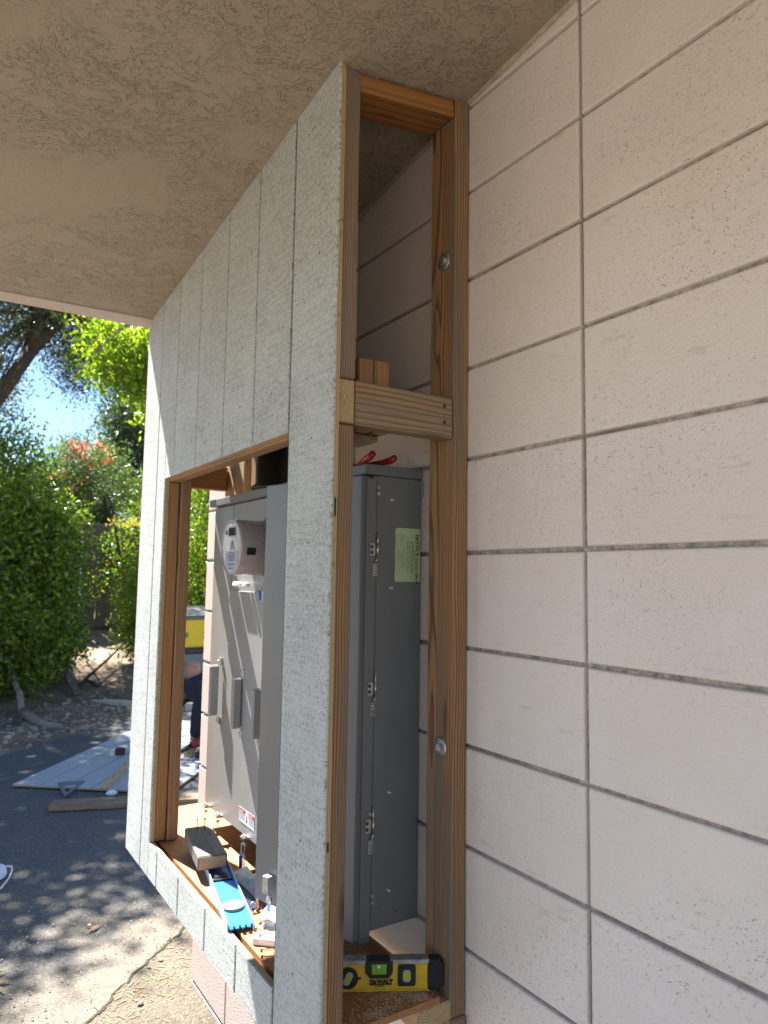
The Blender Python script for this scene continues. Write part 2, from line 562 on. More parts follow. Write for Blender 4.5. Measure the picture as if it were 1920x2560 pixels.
BLUE = plain('level_blue', (0.012, 0.16, 0.48), 0.4, var=0.15, vs=150)
BLUEL = plain('level_blue_edge', (0.30, 0.46, 0.66), 0.4, 0.3)
NAVY = plain('navy_steel', (0.02, 0.035, 0.09), 0.35, 0.3)
CREAM = plain('cream_plastic', (0.36, 0.31, 0.20), 0.45)
SEALB = plain('seal_blue', (0.03, 0.14, 0.62), 0.4)
NOTICE = plain('notice_paper', (0.46, 0.53, 0.31), 0.8, var=0.05, vs=25)
SAWD = plain('sawdust', (0.62, 0.47, 0.30), 0.95, var=.3, vs=400)
ORANGEP = plain('yellow_plastic', (0.78, 0.52, 0.01), 0.45)
GREENP = plain('green_print', (0.10, 0.22, 0.03), 0.6)
GREYP = plain('grey_plastic', (0.16, 0.17, 0.18), 0.5)


def m_clear(name, col, a=0.35):
    m = NM(name)
    return m.set(col=col, rough=0.12, spec=0.6, alpha=a)


CLEAR = m_clear('clear_plastic', (0.75, 0.78, 0.80), 0.45)
MILK = m_clear('milky_plastic', (0.85, 0.85, 0.87), 0.88)
VIAL = m_clear('green_vial', (0.25, 0.5, 0.05), 0.75)
VIALY = m_clear('yellow_green_vial', (0.50, 0.52, 0.03), 0.85)


def m_leaf(name, cols, trans=0.35, rough=0.45):
    m = NM(name)
    rnd = m.n('NewGeometry').outputs['Random Per Island']
    st = [(i / (len(cols) - 1), c) for i, c in enumerate(cols)]
    c = m.ramp(rnd, st)
    m.set(col=c, rough=rough, spec=0.5)
    tr = m.n('BsdfTranslucent', {'Color': m.mix(1.0, c, (1.6, 1.9, 0.7), 'MULTIPLY')})
    mx = m.n('MixShader', {0: trans, 1: m.b.outputs[0], 2: tr.outputs[0]})
    m.t.links.new(mx.outputs[0], m.out.inputs[0])
    return m.mat


L_hedge = m_leaf('hedge_leaves', [(0.028, 0.055, 0.010), (0.07, 0.125, 0.018), (0.15, 0.22, 0.025), (0.24, 0.27, 0.035)], 0.45, 0.28)
L_olive = m_leaf('olive_leaves', [(0.030, 0.042, 0.020), (0.05, 0.065, 0.03), (0.08, 0.09, 0.04), (0.045, 0.05, 0.03)], 0.25)
L_bright = m_leaf('bright_leaves', [(0.08, 0.14, 0.012), (0.14, 0.20, 0.02), (0.22, 0.27, 0.035), (0.16, 0.18, 0.02)], 0.6, 0.25)
L_dark = m_leaf('dark_tree_leaves', [(0.022, 0.042, 0.018), (0.04, 0.07, 0.028), (0.06, 0.085, 0.035)], 0.25)
L_olean = m_leaf('oleander_leaves', [(0.05, 0.08, 0.03), (0.085, 0.12, 0.045), (0.12, 0.15, 0.055)], 0.35)
L_shrub = m_leaf('shrub_leaves', [(0.035, 0.08, 0.012), (0.08, 0.14, 0.02), (0.14, 0.19, 0.02), (0.24, 0.20, 0.02)], 0.5, 0.25)
L_pink = m_leaf('pink_flowers', [(0.55, 0.06, 0.12), (0.70, 0.13, 0.22), (0.7, 0.28, 0.32)], 0.3, 0.6)
L_tan = m_leaf('dry_leaves', [(0.40, 0.26, 0.10), (0.5, 0.36, 0.15), (0.3, 0.2, 0.08)], 0.3, 0.7)
BARK = plain('bark', (0.055, 0.042, 0.032), 0.9, var=.4, vs=30, bump=0.02, bs=30)
BARKG = plain('grey_bark', (0.24, 0.20, 0.16), 0.9, var=.3, vs=30, bump=0.01, bs=40)


# ================================================================== SETTING
def soff(x, y):
    b = max(0.0, 0.16 - 0.106 * (y - 0.32))
    if y < 0.32: b = 0.16
    zs = 1.582 - 0.090 * (y - 0.32)
    xx = max(x, -0.75)
    return zs + b * (xx + 0.344) + (x - xx) * 0.02


GZ = -1.03
ground = MB().add([(-60, -40, GZ - .004), (60, -40, GZ - .004), (60, 90, GZ - .004), (-60, 90, GZ - .004)], [(0, 1, 2, 3)]).build('asphalt_driveway', ASPHALT, kind='structure')
# gravel apron between the crack and the wall
crk = [(0.35, 2.70), (0.22, 2.56), (0.097, 2.416), (0.034, 2.351), (-0.034, 2.294), (-0.124, 2.203), (-0.203, 2.133), (-0.274, 2.051), (-0.339, 1.975), (-0.421, 1.891), (-.62, 1.66), (-.9, 1.3), (-1.3, .8), (-1.9, 0.0)]
cr2 = []
for i in range(len(crk) - 1):
    for t in range(4):
        a, b = crk[i], crk[i + 1]; f = t / 4
        cr2.append((a[0] + (b[0] - a[0]) * f + random.uniform(-.009, .009), a[1] + (b[1] - a[1]) * f + random.uniform(-.009, .009)))
ap = MB()
n = len(cr2)
vs = [(x, y, GZ + 0.003) for x, y in cr2] + [(0.5, y * 1.0 - 0.1, GZ + .003) for x, y in cr2] + [(x, y, GZ - .02) for x, y in cr2]
fs = [(i, n + i, n + i + 1, i + 1) for i in range(n - 1)] + [(i, i + 1, 2 * n + i + 1, 2 * n + i) for i in range(n - 1)]
ap.add(vs, fs)
ap.add([(-1.9, -4, GZ + .003), (.5, -4, GZ + .003), (.5, -.1, GZ + .003), (-1.9, 0, GZ + .003)], [(0, 1, 2, 3)])
ap.build('gravel_apron', APRON, kind='structure')
# dark crack with moss
ck = MB()
for i in range(n - 1):
    a, b = Vector((*cr2[i], 0)), Vector((*cr2[i + 1], 0)); d = (b - a).normalized(); nn = Vector((d.y, -d.x, 0))
    w0 = random.uniform(.004, .013)
    ck.add([tuple(a - nn * w0 + Vector((0, 0, GZ + .0065))), tuple(b - nn * w0 + Vector((0, 0, GZ + .0065))), tuple(b + nn * .004 + Vector((0, 0, GZ + .0065))), tuple(a + nn * .004 + Vector((0, 0, GZ + .0065)))], [(0, 1, 2, 3)])
ck.build('pavement_crack', plain('crack_dirt', (0.035, 0.030, 0.018), 0.95, var=.5, vs=60), kind='structure')


# dirt bank rising to the fence
def bank_z(x, y):
    # distance beyond the asphalt edge line
    d = (y - (6.46 + 0.86 * x)) * 0.76
    if x > 1.0: d = min(d, (y - 7.35 - 0.3 * (x - 1)))
    if d <= 0: return GZ - 0.03 + 0.02 * math.exp(d * 3)
    z = GZ - 0.01 + 0.03 * min(1, d / .2) + 0.02 * d
    t = max(0.0, (y - 8.35) / 4.4)
    z += 0.50 * min(1.0, t) ** 0.8
    z += 0.04 * math.sin(x * 3.1 + y * 2.3) * min(1, d) + 0.025 * math.sin(x * 7.7 - y * 5.1) * min(1, d)
    return z


bk = MB()
nx, ny = 110, 90
vs = []
for j in range(ny + 1):
    for i in range(nx + 1):
        x = -9 + 24 * i / nx; y = 1.5 + 22 * (j / ny) ** 1.2
        vs.append((x, y, bank_z(x, y)))
fs = []
for j in range(ny):
    for i in range(nx):
        a = j * (nx + 1) + i
        q = (a, a + 1, a + nx + 2, a + nx + 1)
        if max(vs[k][2] for k in q) > GZ - 0.012: fs.append(q)
bk.add(vs, fs, smooth=True)
bk.build('dirt_bank', DIRT, kind='structure')

# clods and stones on the dirt verge
st = MB()
for k in range(900):
    x = random.uniform(-1.2, 2.2); y = 6.46 + .86 * x + abs(random.gauss(0, .7)) + random.uniform(-.05, .15)
    r = random.uniform(.006, .03) * random.uniform(.5, 1.2)
    z = bank_z(x, y) + r * .3
    T = Matrix.Translation((x, y, max(z, GZ))) @ Matrix.Rotation(random.uniform(0, 6), 4, 'Z') @ Matrix.Diagonal((1, .7, .6, 1))
    st.box((-r, -r, -r), (r, r, r), r * .5, T=T)
tag(st.build('loose_clods', plain('clod', (0.34, 0.27, 0.20), .95, var=.35, vs=8, bump=.005, bs=120)), 'loose pale soil clods along the edge of the driveway', 'clods', kind='stuff')

# ================================================================== BLOCK WALL
wall = thing('block_wall', 'pale pink painted concrete block wall with raked joints', 'wall', (0.1, 0, GZ))
BW, BH, JT = 0.4064, 0.2032, 0.0074


def block_mesh(w, hgt, mats, depth=0.16, split=False):
    mb = MB(); b = 0.0055
    # front face curved edge: ring profile in X for two bevel steps
    y0, y1, z0, z1 = -w / 2, w / 2, -hgt / 2, hgt / 2
    rings = [(depth, 0.0), (0.009, 0.0), (0.0028, 0.0006), (0.0006, 0.0024), (0.0, 0.0052)]
    vs = []; fs = []
    for x, i in rings:
        vs += [(x, y0 + i, z0 + i), (x, y1 - i, z0 + i), (x, y1 - i, z1 - i), (x, y0 + i, z1 - i)]
    for r in range(len(rings) - 1):
        for k in range(4):
            j = (k + 1) % 4
            fs.append((r * 4 + k, (r + 1) * 4 + k, (r + 1) * 4 + j, r * 4 + j))
    e = (len(rings) - 1) * 4
    fs.append((e, e + 3, e + 2, e + 1)); fs.append((0, 1, 2, 3))
    mb.add(vs, fs)
    return mb.mesh('block', mats)


bm_full = block_mesh(BW - JT, BH - JT, BLOCK)
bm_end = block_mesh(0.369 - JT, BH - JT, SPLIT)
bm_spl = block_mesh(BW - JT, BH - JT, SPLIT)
for k in range(-5, 10):
    for c in range(-6, 5):
        yc = c * BW + BW / 2 if c < 4 else 1.6256 + 0.369 / 2
        zc = (k - 0.5) * BH
        if soff(0, yc) < zc - BH / 2 - .02: continue
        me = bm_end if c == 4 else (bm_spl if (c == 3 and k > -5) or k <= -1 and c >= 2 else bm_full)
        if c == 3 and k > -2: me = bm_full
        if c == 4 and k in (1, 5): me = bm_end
        o = put('block', me, wall, (random.uniform(0, .0007), yc + random.uniform(-.0008, .0008), zc + random.uniform(-.0008, .0008)))
        o.rotation_euler = (random.uniform(-.0012, .0012), 0, random.uniform(-.0015, .0015))
mm = MB()
mm.box((0.0095, -2.45, GZ - .25), (0.19, 1.986, 2.0))
mm.build('mortar', MORTAR, wall)

# ================================================================== ROOF OVERHANG
roof = thing('roof_overhang', 'beige stucco porch ceiling with painted trim board at its outer edge', 'roof', (-0.9, 0.2, 1.7))
cm = MB(); vs = []; fs = []
xs = [-2.0, -1.5, -1.1, -.75, -.6, -.45, -.344, -.25, -.12, 0.03]
ys = [-2.6, -1.6, -.8, -.2, .1, .32, .6, .9, 1.2, 1.4, 1.655]
for y in ys:
    for x in xs: vs.append((x, y, soff(x, y)))
nxx = len(xs)
for j in range(len(ys) - 1):
    for i in range(nxx - 1):
        a = j * nxx + i
        fs.append((a, a + nxx, a + nxx + 1, a + 1))
cm.add(vs, fs, smooth=True)
cm.build('stucco_ceiling', STUCCO, roof)
# trim board and drip lip at the eave, far edge
tb = MB()
def strip(mb, y0, y1, z_dn, th, mi=0):
    n0 = len(mb.v); vs = []; fs = []
    for x in xs + [0.2]:
        zz = soff(x, 1.655)
        k = (soff(x, 1.73) - zz) / .075
        za, zb = zz + k * (y0 - 1.655) - z_dn, zz + k * (y1 - 1.655) - z_dn
        vs += [(x, y0, za), (x, y1, zb), (x, y1, zb + th), (x, y0, za + th)]
    m_ = len(xs) + 1
    for i in range(m_ - 1):
        for k in range(4):
            j = (k + 1) % 4
            fs.append((i * 4 + k, i * 4 + j, i * 4 + 4 + j, i * 4 + 4 + k))
    fs.append((0, 3, 2, 1)); fs.append((m_ * 4 - 4, m_ * 4 - 3, m_ * 4 - 2, m_ * 4 - 1))
    mb.add(vs, fs, mi)
strip(tb, 1.662, 1.708, 0.004, 0.10)
tb.build('fascia_board', TRIM, roof)
tb = MB(); strip(tb, 1.711, 1.745, 0.001, 0.10); tb.build('drip_board', TRIM, roof)
rf = MB()
rf.box((-2.0, -2.6, 1.90), (0.25, 1.655, 1.98)); rf.build('roof_deck', ROOF, roof)
rf = MB()
rf.box((-2.03, -2.6, 1.25), (-2.003, 1.745, 1.99)); rf.build('side_fascia', TRIM, roof)
rf = MB(); rf.add([(-2.0, 1.66, soff(-2, 1.66) + .09), (.25, 1.66, soff(0, 1.66) + .09), (.25, 1.6, 1.95), (-2, 1.6, 1.95)], [(0, 1, 2, 3)])
rf.build('roof_edge', ROOF, roof)
# caulk line where the ceiling meets the wall
ca = MB(); vs = []; fs = []
m_ = 60
for i in range(m_ + 1):
    y = -2.4 + 4.0 * i / m_
    w_ = random.uniform(.001, .005)
    vs += [(-.0015, y, soff(0, y) - w_ - .004), (-.006 - w_, y, soff(0, y) - .001)]
for i in range(m_): fs.append((2 * i, 2 * i + 1, 2 * i + 3, 2 * i + 2))
ca.add(vs, fs)
ca.build('caulk_line', plain('caulk', (0.42, 0.36, 0.28), .8, var=.2), roof)

# ================================================================== WOODEN ENCLOSURE
enc = thing('meter_enclosure', 'half open wooden cupboard with grey grooved siding built round the electrical panel', 'enclosure', (-0.17, 1.0, -0.37))


def LB(name, lo, hi, axis, mat, b=0.003, pith=None, **kw):
    return MB().lumber(lo, hi, axis, b, 0, None, pith, 1).build(name, [mat, W_end], enc, **kw)


Y0 = 0.320
# near end frame
LB('stud', (-.3275, Y0, .943), (-.2885, Y0 + .089, soff(-.31, .36) + .004), 2, W_grey, pith=(.085, .02))
LB('stud', (-.3275, Y0 + .001, -.362), (-.2885, Y0 + .089, .850), 2, W_mid, pith=(.08, .015))
LB('stud', (-.0405, Y0, -.326), (-.0015, Y0 + .089, soff(-.02, .36) + .006), 2, W_mid, pith=(.07, -.03))
LB('stud', (-.0405, Y0 - .004, -.415), (-.0015, Y0 + .089, -.328), 2, W_grey)
# header along the siding with its end grain showing, cross rail to the wall stud
LB('header', (-.328, Y0 + .0005, .852), (-.2885, 1.70, .941), 1, W_mid, pith=(.045, .01))
LB('cross_rail', (-.2865, Y0 + .001, .853), (-.0425, Y0 + .040, .942), 0, W_rail, pith=(.028, .012), label='weathered cross rail with two screw heads at its right end')
T = MB()
z0 = soff(-.287, Y0 + .04) - .039; z1 = soff(-.041, Y0 + .04) - .039
Tm = frame((-.287, Y0 + .001, z0 + .001), (.246, 0, z1 - z0))
T.lumber((0, 0, 0), (math.hypot(.246, z1 - z0), .089, .038), 0, .003, 0, Tm, (.05, .03))
T.build('top_plate', W_redw, enc)
for k, (xa, xb) in enumerate(((-.2335, -.1960), (-.1935, -.1555))):
    LB('trimmer_end', (xa, .40, .862), (xb, .485, 1.019 + .001 * k), 2, W_orange, pith=(.06, .02))
LB('added_divider', (-.286, .49, .943), (-.045, 1.08, .955), 1, W_mid)  # horizontal divider added to keep the upper bay dark
LB('blocking', (-.286, .42, .845), (-.17, .50, .86), 0, W_grey)
# screws in the cross rail and its fibres
for z in (.921, .886):
    s_m = MB().lathe([(.0048, 0), (.0044, .0006), (.0025, .0004), (.0018, .0001)], (-.066, Y0 + .0008, z), (0, -1, 0), 12)
    s_m.build('screw', DARKM, enc)
# bolts with washers on the wall stud
for z in (1.262, .199):
    c = (-.0412, .357, z)
    MB().lathe([(.0205, 0), (.0205, .002), (.009, .0022)], c, (-1, 0, 0), 24).build('washer', GALV, enc)
    MB().lathe([(.0095, .002), (.0095, .0075), (.008, .0085), (0, .0087)], c, (-1, 0, 0), 6, smooth=False).build('bolt_head', GALV, enc)
# opening: jamb studs at the far side
LB('jamb_stud', (-.3275, 1.427, -.271), (-.2925, 1.515, .851), 2, W_orange, pith=(.06, .03))
LB('jamb_stud', (-.2905, 1.418, -.273), (-.257, 1.506, .862), 2, W_mid, pith=(.07, .03))
# near side of the opening behind the siding
LB('jamb_stud', (-.3275, .44, -.271), (-.2895, .495, .851), 2, W_mid)
# far end frame
LB('stud', (-.3275, 1.612, -.362), (-.2895, 1.70, .851), 2, W_mid)
LB('stud', (-.3275, 1.612, .943), (-.2895, 1.70, soff(-.31, 1.69) - .0), 2, W_mid)
LB('stud', (-.0455, 1.60, -.28), (-.0075, 1.69, soff(-.02, 1.69) - .002), 2, W_pale, label='pale rough sawn stud against the block wall, crossed by a band of sun')
LB('cross_rail', (-.2875, 1.655, .866), (-.0475, 1.694, .955), 0, W_orange, pith=(.02, .06), label='reddish cross rail at the far end with strong wavy grain')
LB('cross_rail', (-.2875, 1.655, 1.03), (-.0475, 1.694, 1.12), 0, W_mid, label='upper cross rail at the far end, mostly hidden behind the siding')
LB('blocking', (-.0455, 1.50, .81), (-.0075, 1.59, 1.1), 2, W_pale)
LB('blocking', (-.040, .86, .82), (-.004, .95, 1.2), 2, W_mid)
LB('blocking', (-.040, 1.36, .82), (-.004, 1.45, 1.25), 2, W_mid)
# diagonal brace leaning behind the conduit
Tm = frame((-.035, 1.36, .80), (0.02, -.14, .20))
MB().lumber((0, -.02, 0), (.30, .02, .02), 0, .002, 0, Tm).build('brace', W_pale, enc)
# sill plates and shelf
LB('sill_plate', (-.125, .3215, -.328), (-.037, 1.70, -.290), 1, W_pale, pith=(.015, -.05))
LB('sill_plate', (-.3275, .412, -.328), (-.24, 1.70, -.290), 1, W_mid)
sh = MB(); sh.prism([(-.312, .412), (-.288, .412), (-.288, .3225), (-.066, .3225), (-.056, 1.742), (-.245, 1.745), (-.245, 1.62), (-.312, 1.62)], 2, -.2885, -.275)
o = sh.build('shelf_board', [SHELF], enc)
# siding: plywood core sheet + grooved painted boards
XO, XB, XI = -.3440, -.3385, -.3283
gy = [.3105, .507, .705, .910, 1.128, 1.335, 1.520, 1.705]
ZB = -.369
OY0, OY1, OZ0, OZ1 = .505, 1.426, -.269, .860


def ztop(y): return soff(XO, y) + .002


def sheet(name, y0, y1, za, zb, x0, x1, mat, top=False, b=0):
    zt0 = ztop(y0) if zb is None else zb; zt1 = ztop(y1) if zb is None else zb
    mb = MB(); mb.prism([(y0, za), (y1, za), (y1, zt1), (y0, zt0)], 0, x0, x1)
    return mb.build(name, mat, enc)


# core (ply) around the opening: continuous pieces butted end to end
sheet('siding_core', .312, .5045, ZB + .001, None, XB, XI, [PLY])
sheet('siding_core', .5055, 1.425, OZ1, None, XB, XI, [PLY])
sheet('siding_core', .5055, 1.425, ZB + .001, OZ0, XB, XI, [PLY])
sheet('siding_core', 1.426, 1.704, ZB + .001, None, XB, XI, [PLY])


def sboard(y0, y1, za, zb):
    """painted face board with eased long edges"""
    mb = MB(); e = .0035
    zt0 = ztop(y0) if zb is None else zb; zt1 = ztop(y1) if zb is None else zb
    if zb is None:
        zt0 -= .0; zt1 -= .0
    prof = [(XB + .0002, y0), (XO + .0018, y0), (XO, y0 + .0022), (XO, y1 - .0022), (XO + .0018, y1), (XB + .0002, y1)]
    n = len(prof)
    zt = lambda y: zt0 + (zt1 - zt0) * (y - y0) / (y1 - y0)
    vs = [(p[0], p[1], za) for p in prof] + [(p[0], p[1], zt(p[1])) for p in prof]
    fs = [tuple(range(n)), tuple(range(n, 2 * n))[::-1]] + [(i, n + i, n + (i + 1) % n, (i + 1) % n) for i in range(n)]
    off = random.uniform(0, 5)
    mb.add(vs, fs, 0, [(v[0], v[1] + off * 3, v[2] + off) for v in vs])
    return mb.build('siding_board', SIDING, enc)


for i in range(7):
    a = gy[i] + (.0048 if i == 1 else .0036 if i else 0); b = gy[i + 1] - (.0048 if i == 0 else .0036)
    if i == 6: b = gy[i + 1]
    if i in (0, 6):
        sboard(a, b, ZB, None)
    elif i == 5:
        # straddles the jamb of the opening: L-shaped, cut in three
        sboard(a, 1.4255, OZ1 + .0005, None); sboard(a, 1.4255, ZB, OZ0)
        sboard(1.4257, b, ZB, None)
    else:
        a2 = max(a, OY0 + .0006)
        sboard(a2, b, OZ1 + .0005, None); sboard(a2, b, ZB, OZ0)
for za, zb in ((.668, .704), (.055, .072)):
    MB().box((-.3345, .3105, za), (-.3312, .3118, zb)).build('ply_void', BLACK, enc)
gb = MB()
for i in range(1, 7):
    w_ = .0047 if i == 1 else .0035
    for za, zb in ((ZB + .0005, None),) if i in (1, 6) else ((OZ1 + .0008, None), (ZB + .0005, OZ0 - .0003)):
        y0, y1 = gy[i] - w_, gy[i] + w_
        gb.prism([(y0, za), (y1, za), (y1, ztop(y1) if zb is None else zb), (y0, ztop(y0) if zb is None else zb)], 0, XB - .0012, XB - .0001)
gb.build('groove_strips', GROOVE, enc)
# small dark nail heads and knots on the siding
for (y, z) in ((.40, .62), (.62, 1.03), (.60, .965), (.79, .97), (.88, 1.0), (1.02, .97), (.395, .83), (.48, .45), (.40, .05), (1.25, .90), (.38, 1.21), (1.6, .2), (.42, -.2), (1.2, 1.02)):
    MB().lathe([(.0022, -.0008), (.0022, .0006), (0, .0008)], (XO, y, z), (-1, 0, 0), 8).build('nail_head', DARKM, enc)

# ================================================================== ELECTRICAL CABINET
cab = thing('electrical_panel', 'grey steel electrical service panel mounted on the block wall inside the enclosure', 'electrical panel', (-0.07, 1.0, -0.2))
YP, YQ = .487, 1.512


def CB(name, lo, hi, mat=CAB, b=.0015, **kw):
    return MB().box(lo, hi, b).build(name, mat, cab, **kw)


CB('cabinet_body', (-.127, YP, -.203), (-.004, YQ, .784), b=.0015)
CB('top_cap', (-.161, YP - .003, .785), (-.001, YQ + .004, .809), b=.002)
CB('corner_flange', (-.1375, YP + .001, -.206), (-.1275, YP + .06, .783), b=.001)
CB('cover_panel', (-.141, .62, -.205), (-.1275, 1.336, .783), CABM, b=.0015)
CB('cover_panel', (-.141, 1.343, -.207), (-.1275, YQ - .001, .783), CABM, b=.0015)
CB('lower_cover', (-.1465, 1.02, -.199), (-.1415, 1.335, .505), CABM, b=.0012)
CB('mounting_ear', (-.006, YP - .006, .745), (-.001, YP, .78), GALV, b=.0005)
# door, standing ajar, hinged at the near edge
th = math.radians(16.5)
Td = frame((-.1545, YP + .002, 0), (-math.sin(th), math.cos(th), 0))
dm = MB(); dm.box((0, 0, -.217), (.325, .018, .781), .0022, T=Td)
door = dm.build('door', CAB, cab)
dm = MB(); dm.box((.004, -.0265, -.222), (.009, -.0005, .781), .001, T=Td)
dm.build('door_flange', CAB, cab)
# edge strip the hinges screw to
CB('hinge_strip', (-.1565, YP - .0012, -.224), (-.1300, YP + .004, .776), b=.0008)
for zc in (.618, .312, .020):
    h = MB()
    h.box((-.1475, YP - .0045, zc - .017), (-.1330, YP - .0014, zc + .012), .0006)
    hp = h.build('hinge', STEEL, cab)
    g = MB(); g.tube([(-.1285, YP - .006, zc - .018), (-.1285, YP - .006, zc + .012)], .0042, 12)
    g.tube([(-.1285, YP - .006, zc - .002), (-.1285, YP - .006, zc + .036)], .0026, 10)
    g.tube([(-.1285, YP - .006, zc - .018), (-.1305, YP - .006, zc - .026), (-.1345, YP - .005, zc - .030)], .0026, 8)
    g.build('hinge_pin', STEEL, hp)
    g = MB(); g.box((-.1385, YP - .0035, zc - .062), (-.1265, YP - .0004, zc - .032), .0006)
    g.build('hinge_tab', STEEL, hp)
    for dz in (-.040, -.054):
        g = MB(); g.lathe([(.0048, 0), (.0044, .0012), (.002, .002), (0, .0022)], (-.1325, YP - .0036, zc + dz), (0, -1, 0), 12)
        g.build('rivet', GALV, hp)
    for dz in (.004, -.009):
        g = MB(); g.lathe([(.004, 0), (.0032, .001), (0, .0013)], (-.1425, YP - .0046, zc + dz), (0, -1, 0), 12)
        g.build('rivet', DARKM, hp)
for (x, z) in ((-.087, .731), (-.087, .530), (-.084, .080), (-.082, -.128), (-.124, .757), (-.124, .743), (-.124, -.131), (-.124, -.145), (-.1315, .041)):
    g = MB(); big = x > -.1
    r = .0058 if big else .0050
    g.lathe([(r, 0), (r * .92, .0014), (r * .5, .0022), (r * .4, .0012), (0, .001)], (x, YP - .0005, z), (0, -1, 0), 14)
    g.build('screw', STEEL if big else GALV, cab)
g = MB(); g.box((-.0665, YP - .0006, -.176), (-.0565, YP - .0001, -.1745)); g.build('slot', BLACK, cab)
# pull handles standing off the cover
for (yc, z0_, z1_) in ((1.405, .100, .262), (1.205, .095, .246), (1.05, .095, .235)):
    h = MB()
    h.box((-.178, yc - .006, z0_), (-.1472, yc + .010, z1_), .005)
    hh = h.build('pull_handle', CABM, cab)
    for zz in (z1_ + .012, z0_ - .014):
        g = MB()
        g.box((-.152, yc - .016, zz - .012), (-.1415, yc - .004, zz + .012), .0015)
        g.lathe([(.005, -.001), (.004, .003), (0, .004)], (-.1525, yc - .010, zz), (-1, 0, 0), 8)
        g.build('handle_bracket', STEEL, hh)
# cable rest rod under the meter
g = MB(); g.tube([(-.158, 1.262, .526), (-.158, 1.188, .524)], .0085, 12); g.lathe([(.009, -.004), (.009, .012), (.006, .016)], (-.158, 1.172, .524), (0, -1, 0), 12)
g.build('hasp_pin', plain('white_plastic', (.75, .74, .70), .4), cab)
# warning labels
lb = thing('x', '', '', (0, 0, 0)); bpy.data.objects.remove(lb)
wl = MB(); wl.box((-.1473, 1.081, -.168), (-.1468, 1.192, -.128)); wl = wl.build('warning_label', WHITE, cab)
for ya, yb in ((1.146, 1.191), (1.083, 1.123)):
    g = MB(); g.box((-.1478, ya, -.139), (-.1474, yb, -.129)); g.build('red_band', RED, wl)


def text(body, size, origin, xdir, ydir, mat, parent, name='lettering', align='LEFT', bold=0.0, extrude=0.0):
    cu = bpy.data.curves.new(name, 'FONT'); cu.body = body; cu.size = size; cu.align_x = align
    cu.offset = bold; cu.extrude = extrude; cu.resolution_u = 3
    tmp = bpy.data.objects.new('tmp', cu); COL.objects.link(tmp)
    dg = bpy.context.evaluated_depsgraph_get(); dg.update()
    me = bpy.data.meshes.new_from_object(tmp.evaluated_get(dg))
    bpy.data.objects.remove(tmp)
    X = Vector(xdir).normalized(); Yv = Vector(ydir).normalized(); Z = X.cross(Yv)
    m = Matrix((X, Yv, Z)).transposed().to_4x4(); m.translation = Vector(origin) - wloc(parent)
    me.transform(m)
    me.materials.clear(); me.materials.append(mat)
    o = bpy.data.objects.new(name, me); COL.objects.link(o); o.parent = parent
    return o


text('DANGER', .0075, (-.1480, 1.189, -.1375), (0, -1, 0), (0, 0, 1), WHITE, wl, bold=.0002)
text('DANGER', .0070, (-.1480, 1.121, -.1375), (0, -1, 0), (0, 0, 1), WHITE, wl, bold=.0002)
for i in range(3):
    g = MB(); g.box((-.1477, 1.15, -.145 - i * .006), (-.1474, 1.189, -.1435 - i * .006)); g.box((-.1477, 1.085, -.145 - i * .006), (-.1474, 1.121, -.1435 - i * .006))
    g.build('small_print', INK_B, wl, kind='stuff')
g = MB(); g.prism([(1.131, -.160), (1.139, -.160), (1.135, -.150), (1.139, -.142), (1.132, -.142), (1.130, -.152)], 0, -.1477, -.1474); g.build('pictogram', INK, wl)
# catches along the bottom edge of the covers
for y in (1.445, 1.335, 1.115):
    g = MB()
    g.box((-.166, y - .006, -.200), (-.1415, y + .022, -.193), .001)
    g.tube([(-.160, y + .016, -.192), (-.160, y + .004, -.186), (-.158, y - .012, -.192)], .0035, 8)
    g.lathe([(.006, 0), (.006, .004), (.003, .006)], (-.160, y - .002, -.207), (0, 0, -1), 10)
    g.build('latch_screw', STEEL, cab)
    g = MB(); g.tube([(-.160, y, -.212), (-.163, y + .004, -.225), (-.160, y - .002, -.238), (-.157, y - .006, -.225), (-.160, y, -.212)], .0009, 6)
    g.build('wire_loop', DARKM, cab)
# bracket on the door
g = MB(); g.box((.255, .018, -.150), (.275, .034, -.147), .0005, T=Td); g.box((.255, .034, -.185), (.275, .0365, -.147), .0005, T=Td)
g.build('door_catch', GALV, cab)
g = MB(); g.box((.262, .018, -.232), (.276, .0205, -.195), .001, T=Td); g.lathe([(.008, 0), (.008, .003), (.004, .0032)], Td @ Vector((.269, .019, -.205)), Td.to_3x3() @ Vector((0, 1, 0)), 14)
g.build('door_latch', STEEL, cab)

# notice sticker on the cabinet side
nt_ = MB()
zs_ = [.668, .665, .655, .648, .636, .627, .615, .604, .59, .574, .560, .5445]
poly = [(-.0765 + (.0022 if i == 0 else random.uniform(-.0016, .0006)), z) for i, z in enumerate(zs_)]
poly += [(-.0065, .5450), (-.0070, .6680)]
nt_.prism(poly[::-1], 1, YP - .0012, YP - .0004)
note = nt_.build('notice_sticker', NOTICE, cab, label='light green inspection notice stuck sideways on the cabinet side')
YT = YP - .0016
XD, YD = (0, 0, -1), (1, 0, 0)
text('NOTICE', .0138, (-.0205, YT, .6545), XD, YD, INK, note, bold=.00035)
text('DO NOT REMOVE', .0076, (-.0195, YT, .6005), XD, YD, INK, note, bold=.00012)
text('BY ORDER OF THE', .0037, (-.0248, YT, .618), XD, YD, INK, note)
text('CHIEF BUILDING OFFICIAL', .0064, (-.0312, YT, .6385), XD, YD, INK, note, bold=.00010)
text('This is a Final Inspection Tag issued by the', .0042, (-.0362, YT, .6390), XD, YD, INK, note)
text('City Inspector, for  75 Electrical  has', .0042, (-.0404, YT, .6390), XD, YD, INK, note)
text('Installation governed by Section 230 UBC.', .0042, (-.0446, YT, .6390), XD, YD, INK, note)
text('Address', .0040, (-.0535, YT, .6540), XD, YD, INK, note)
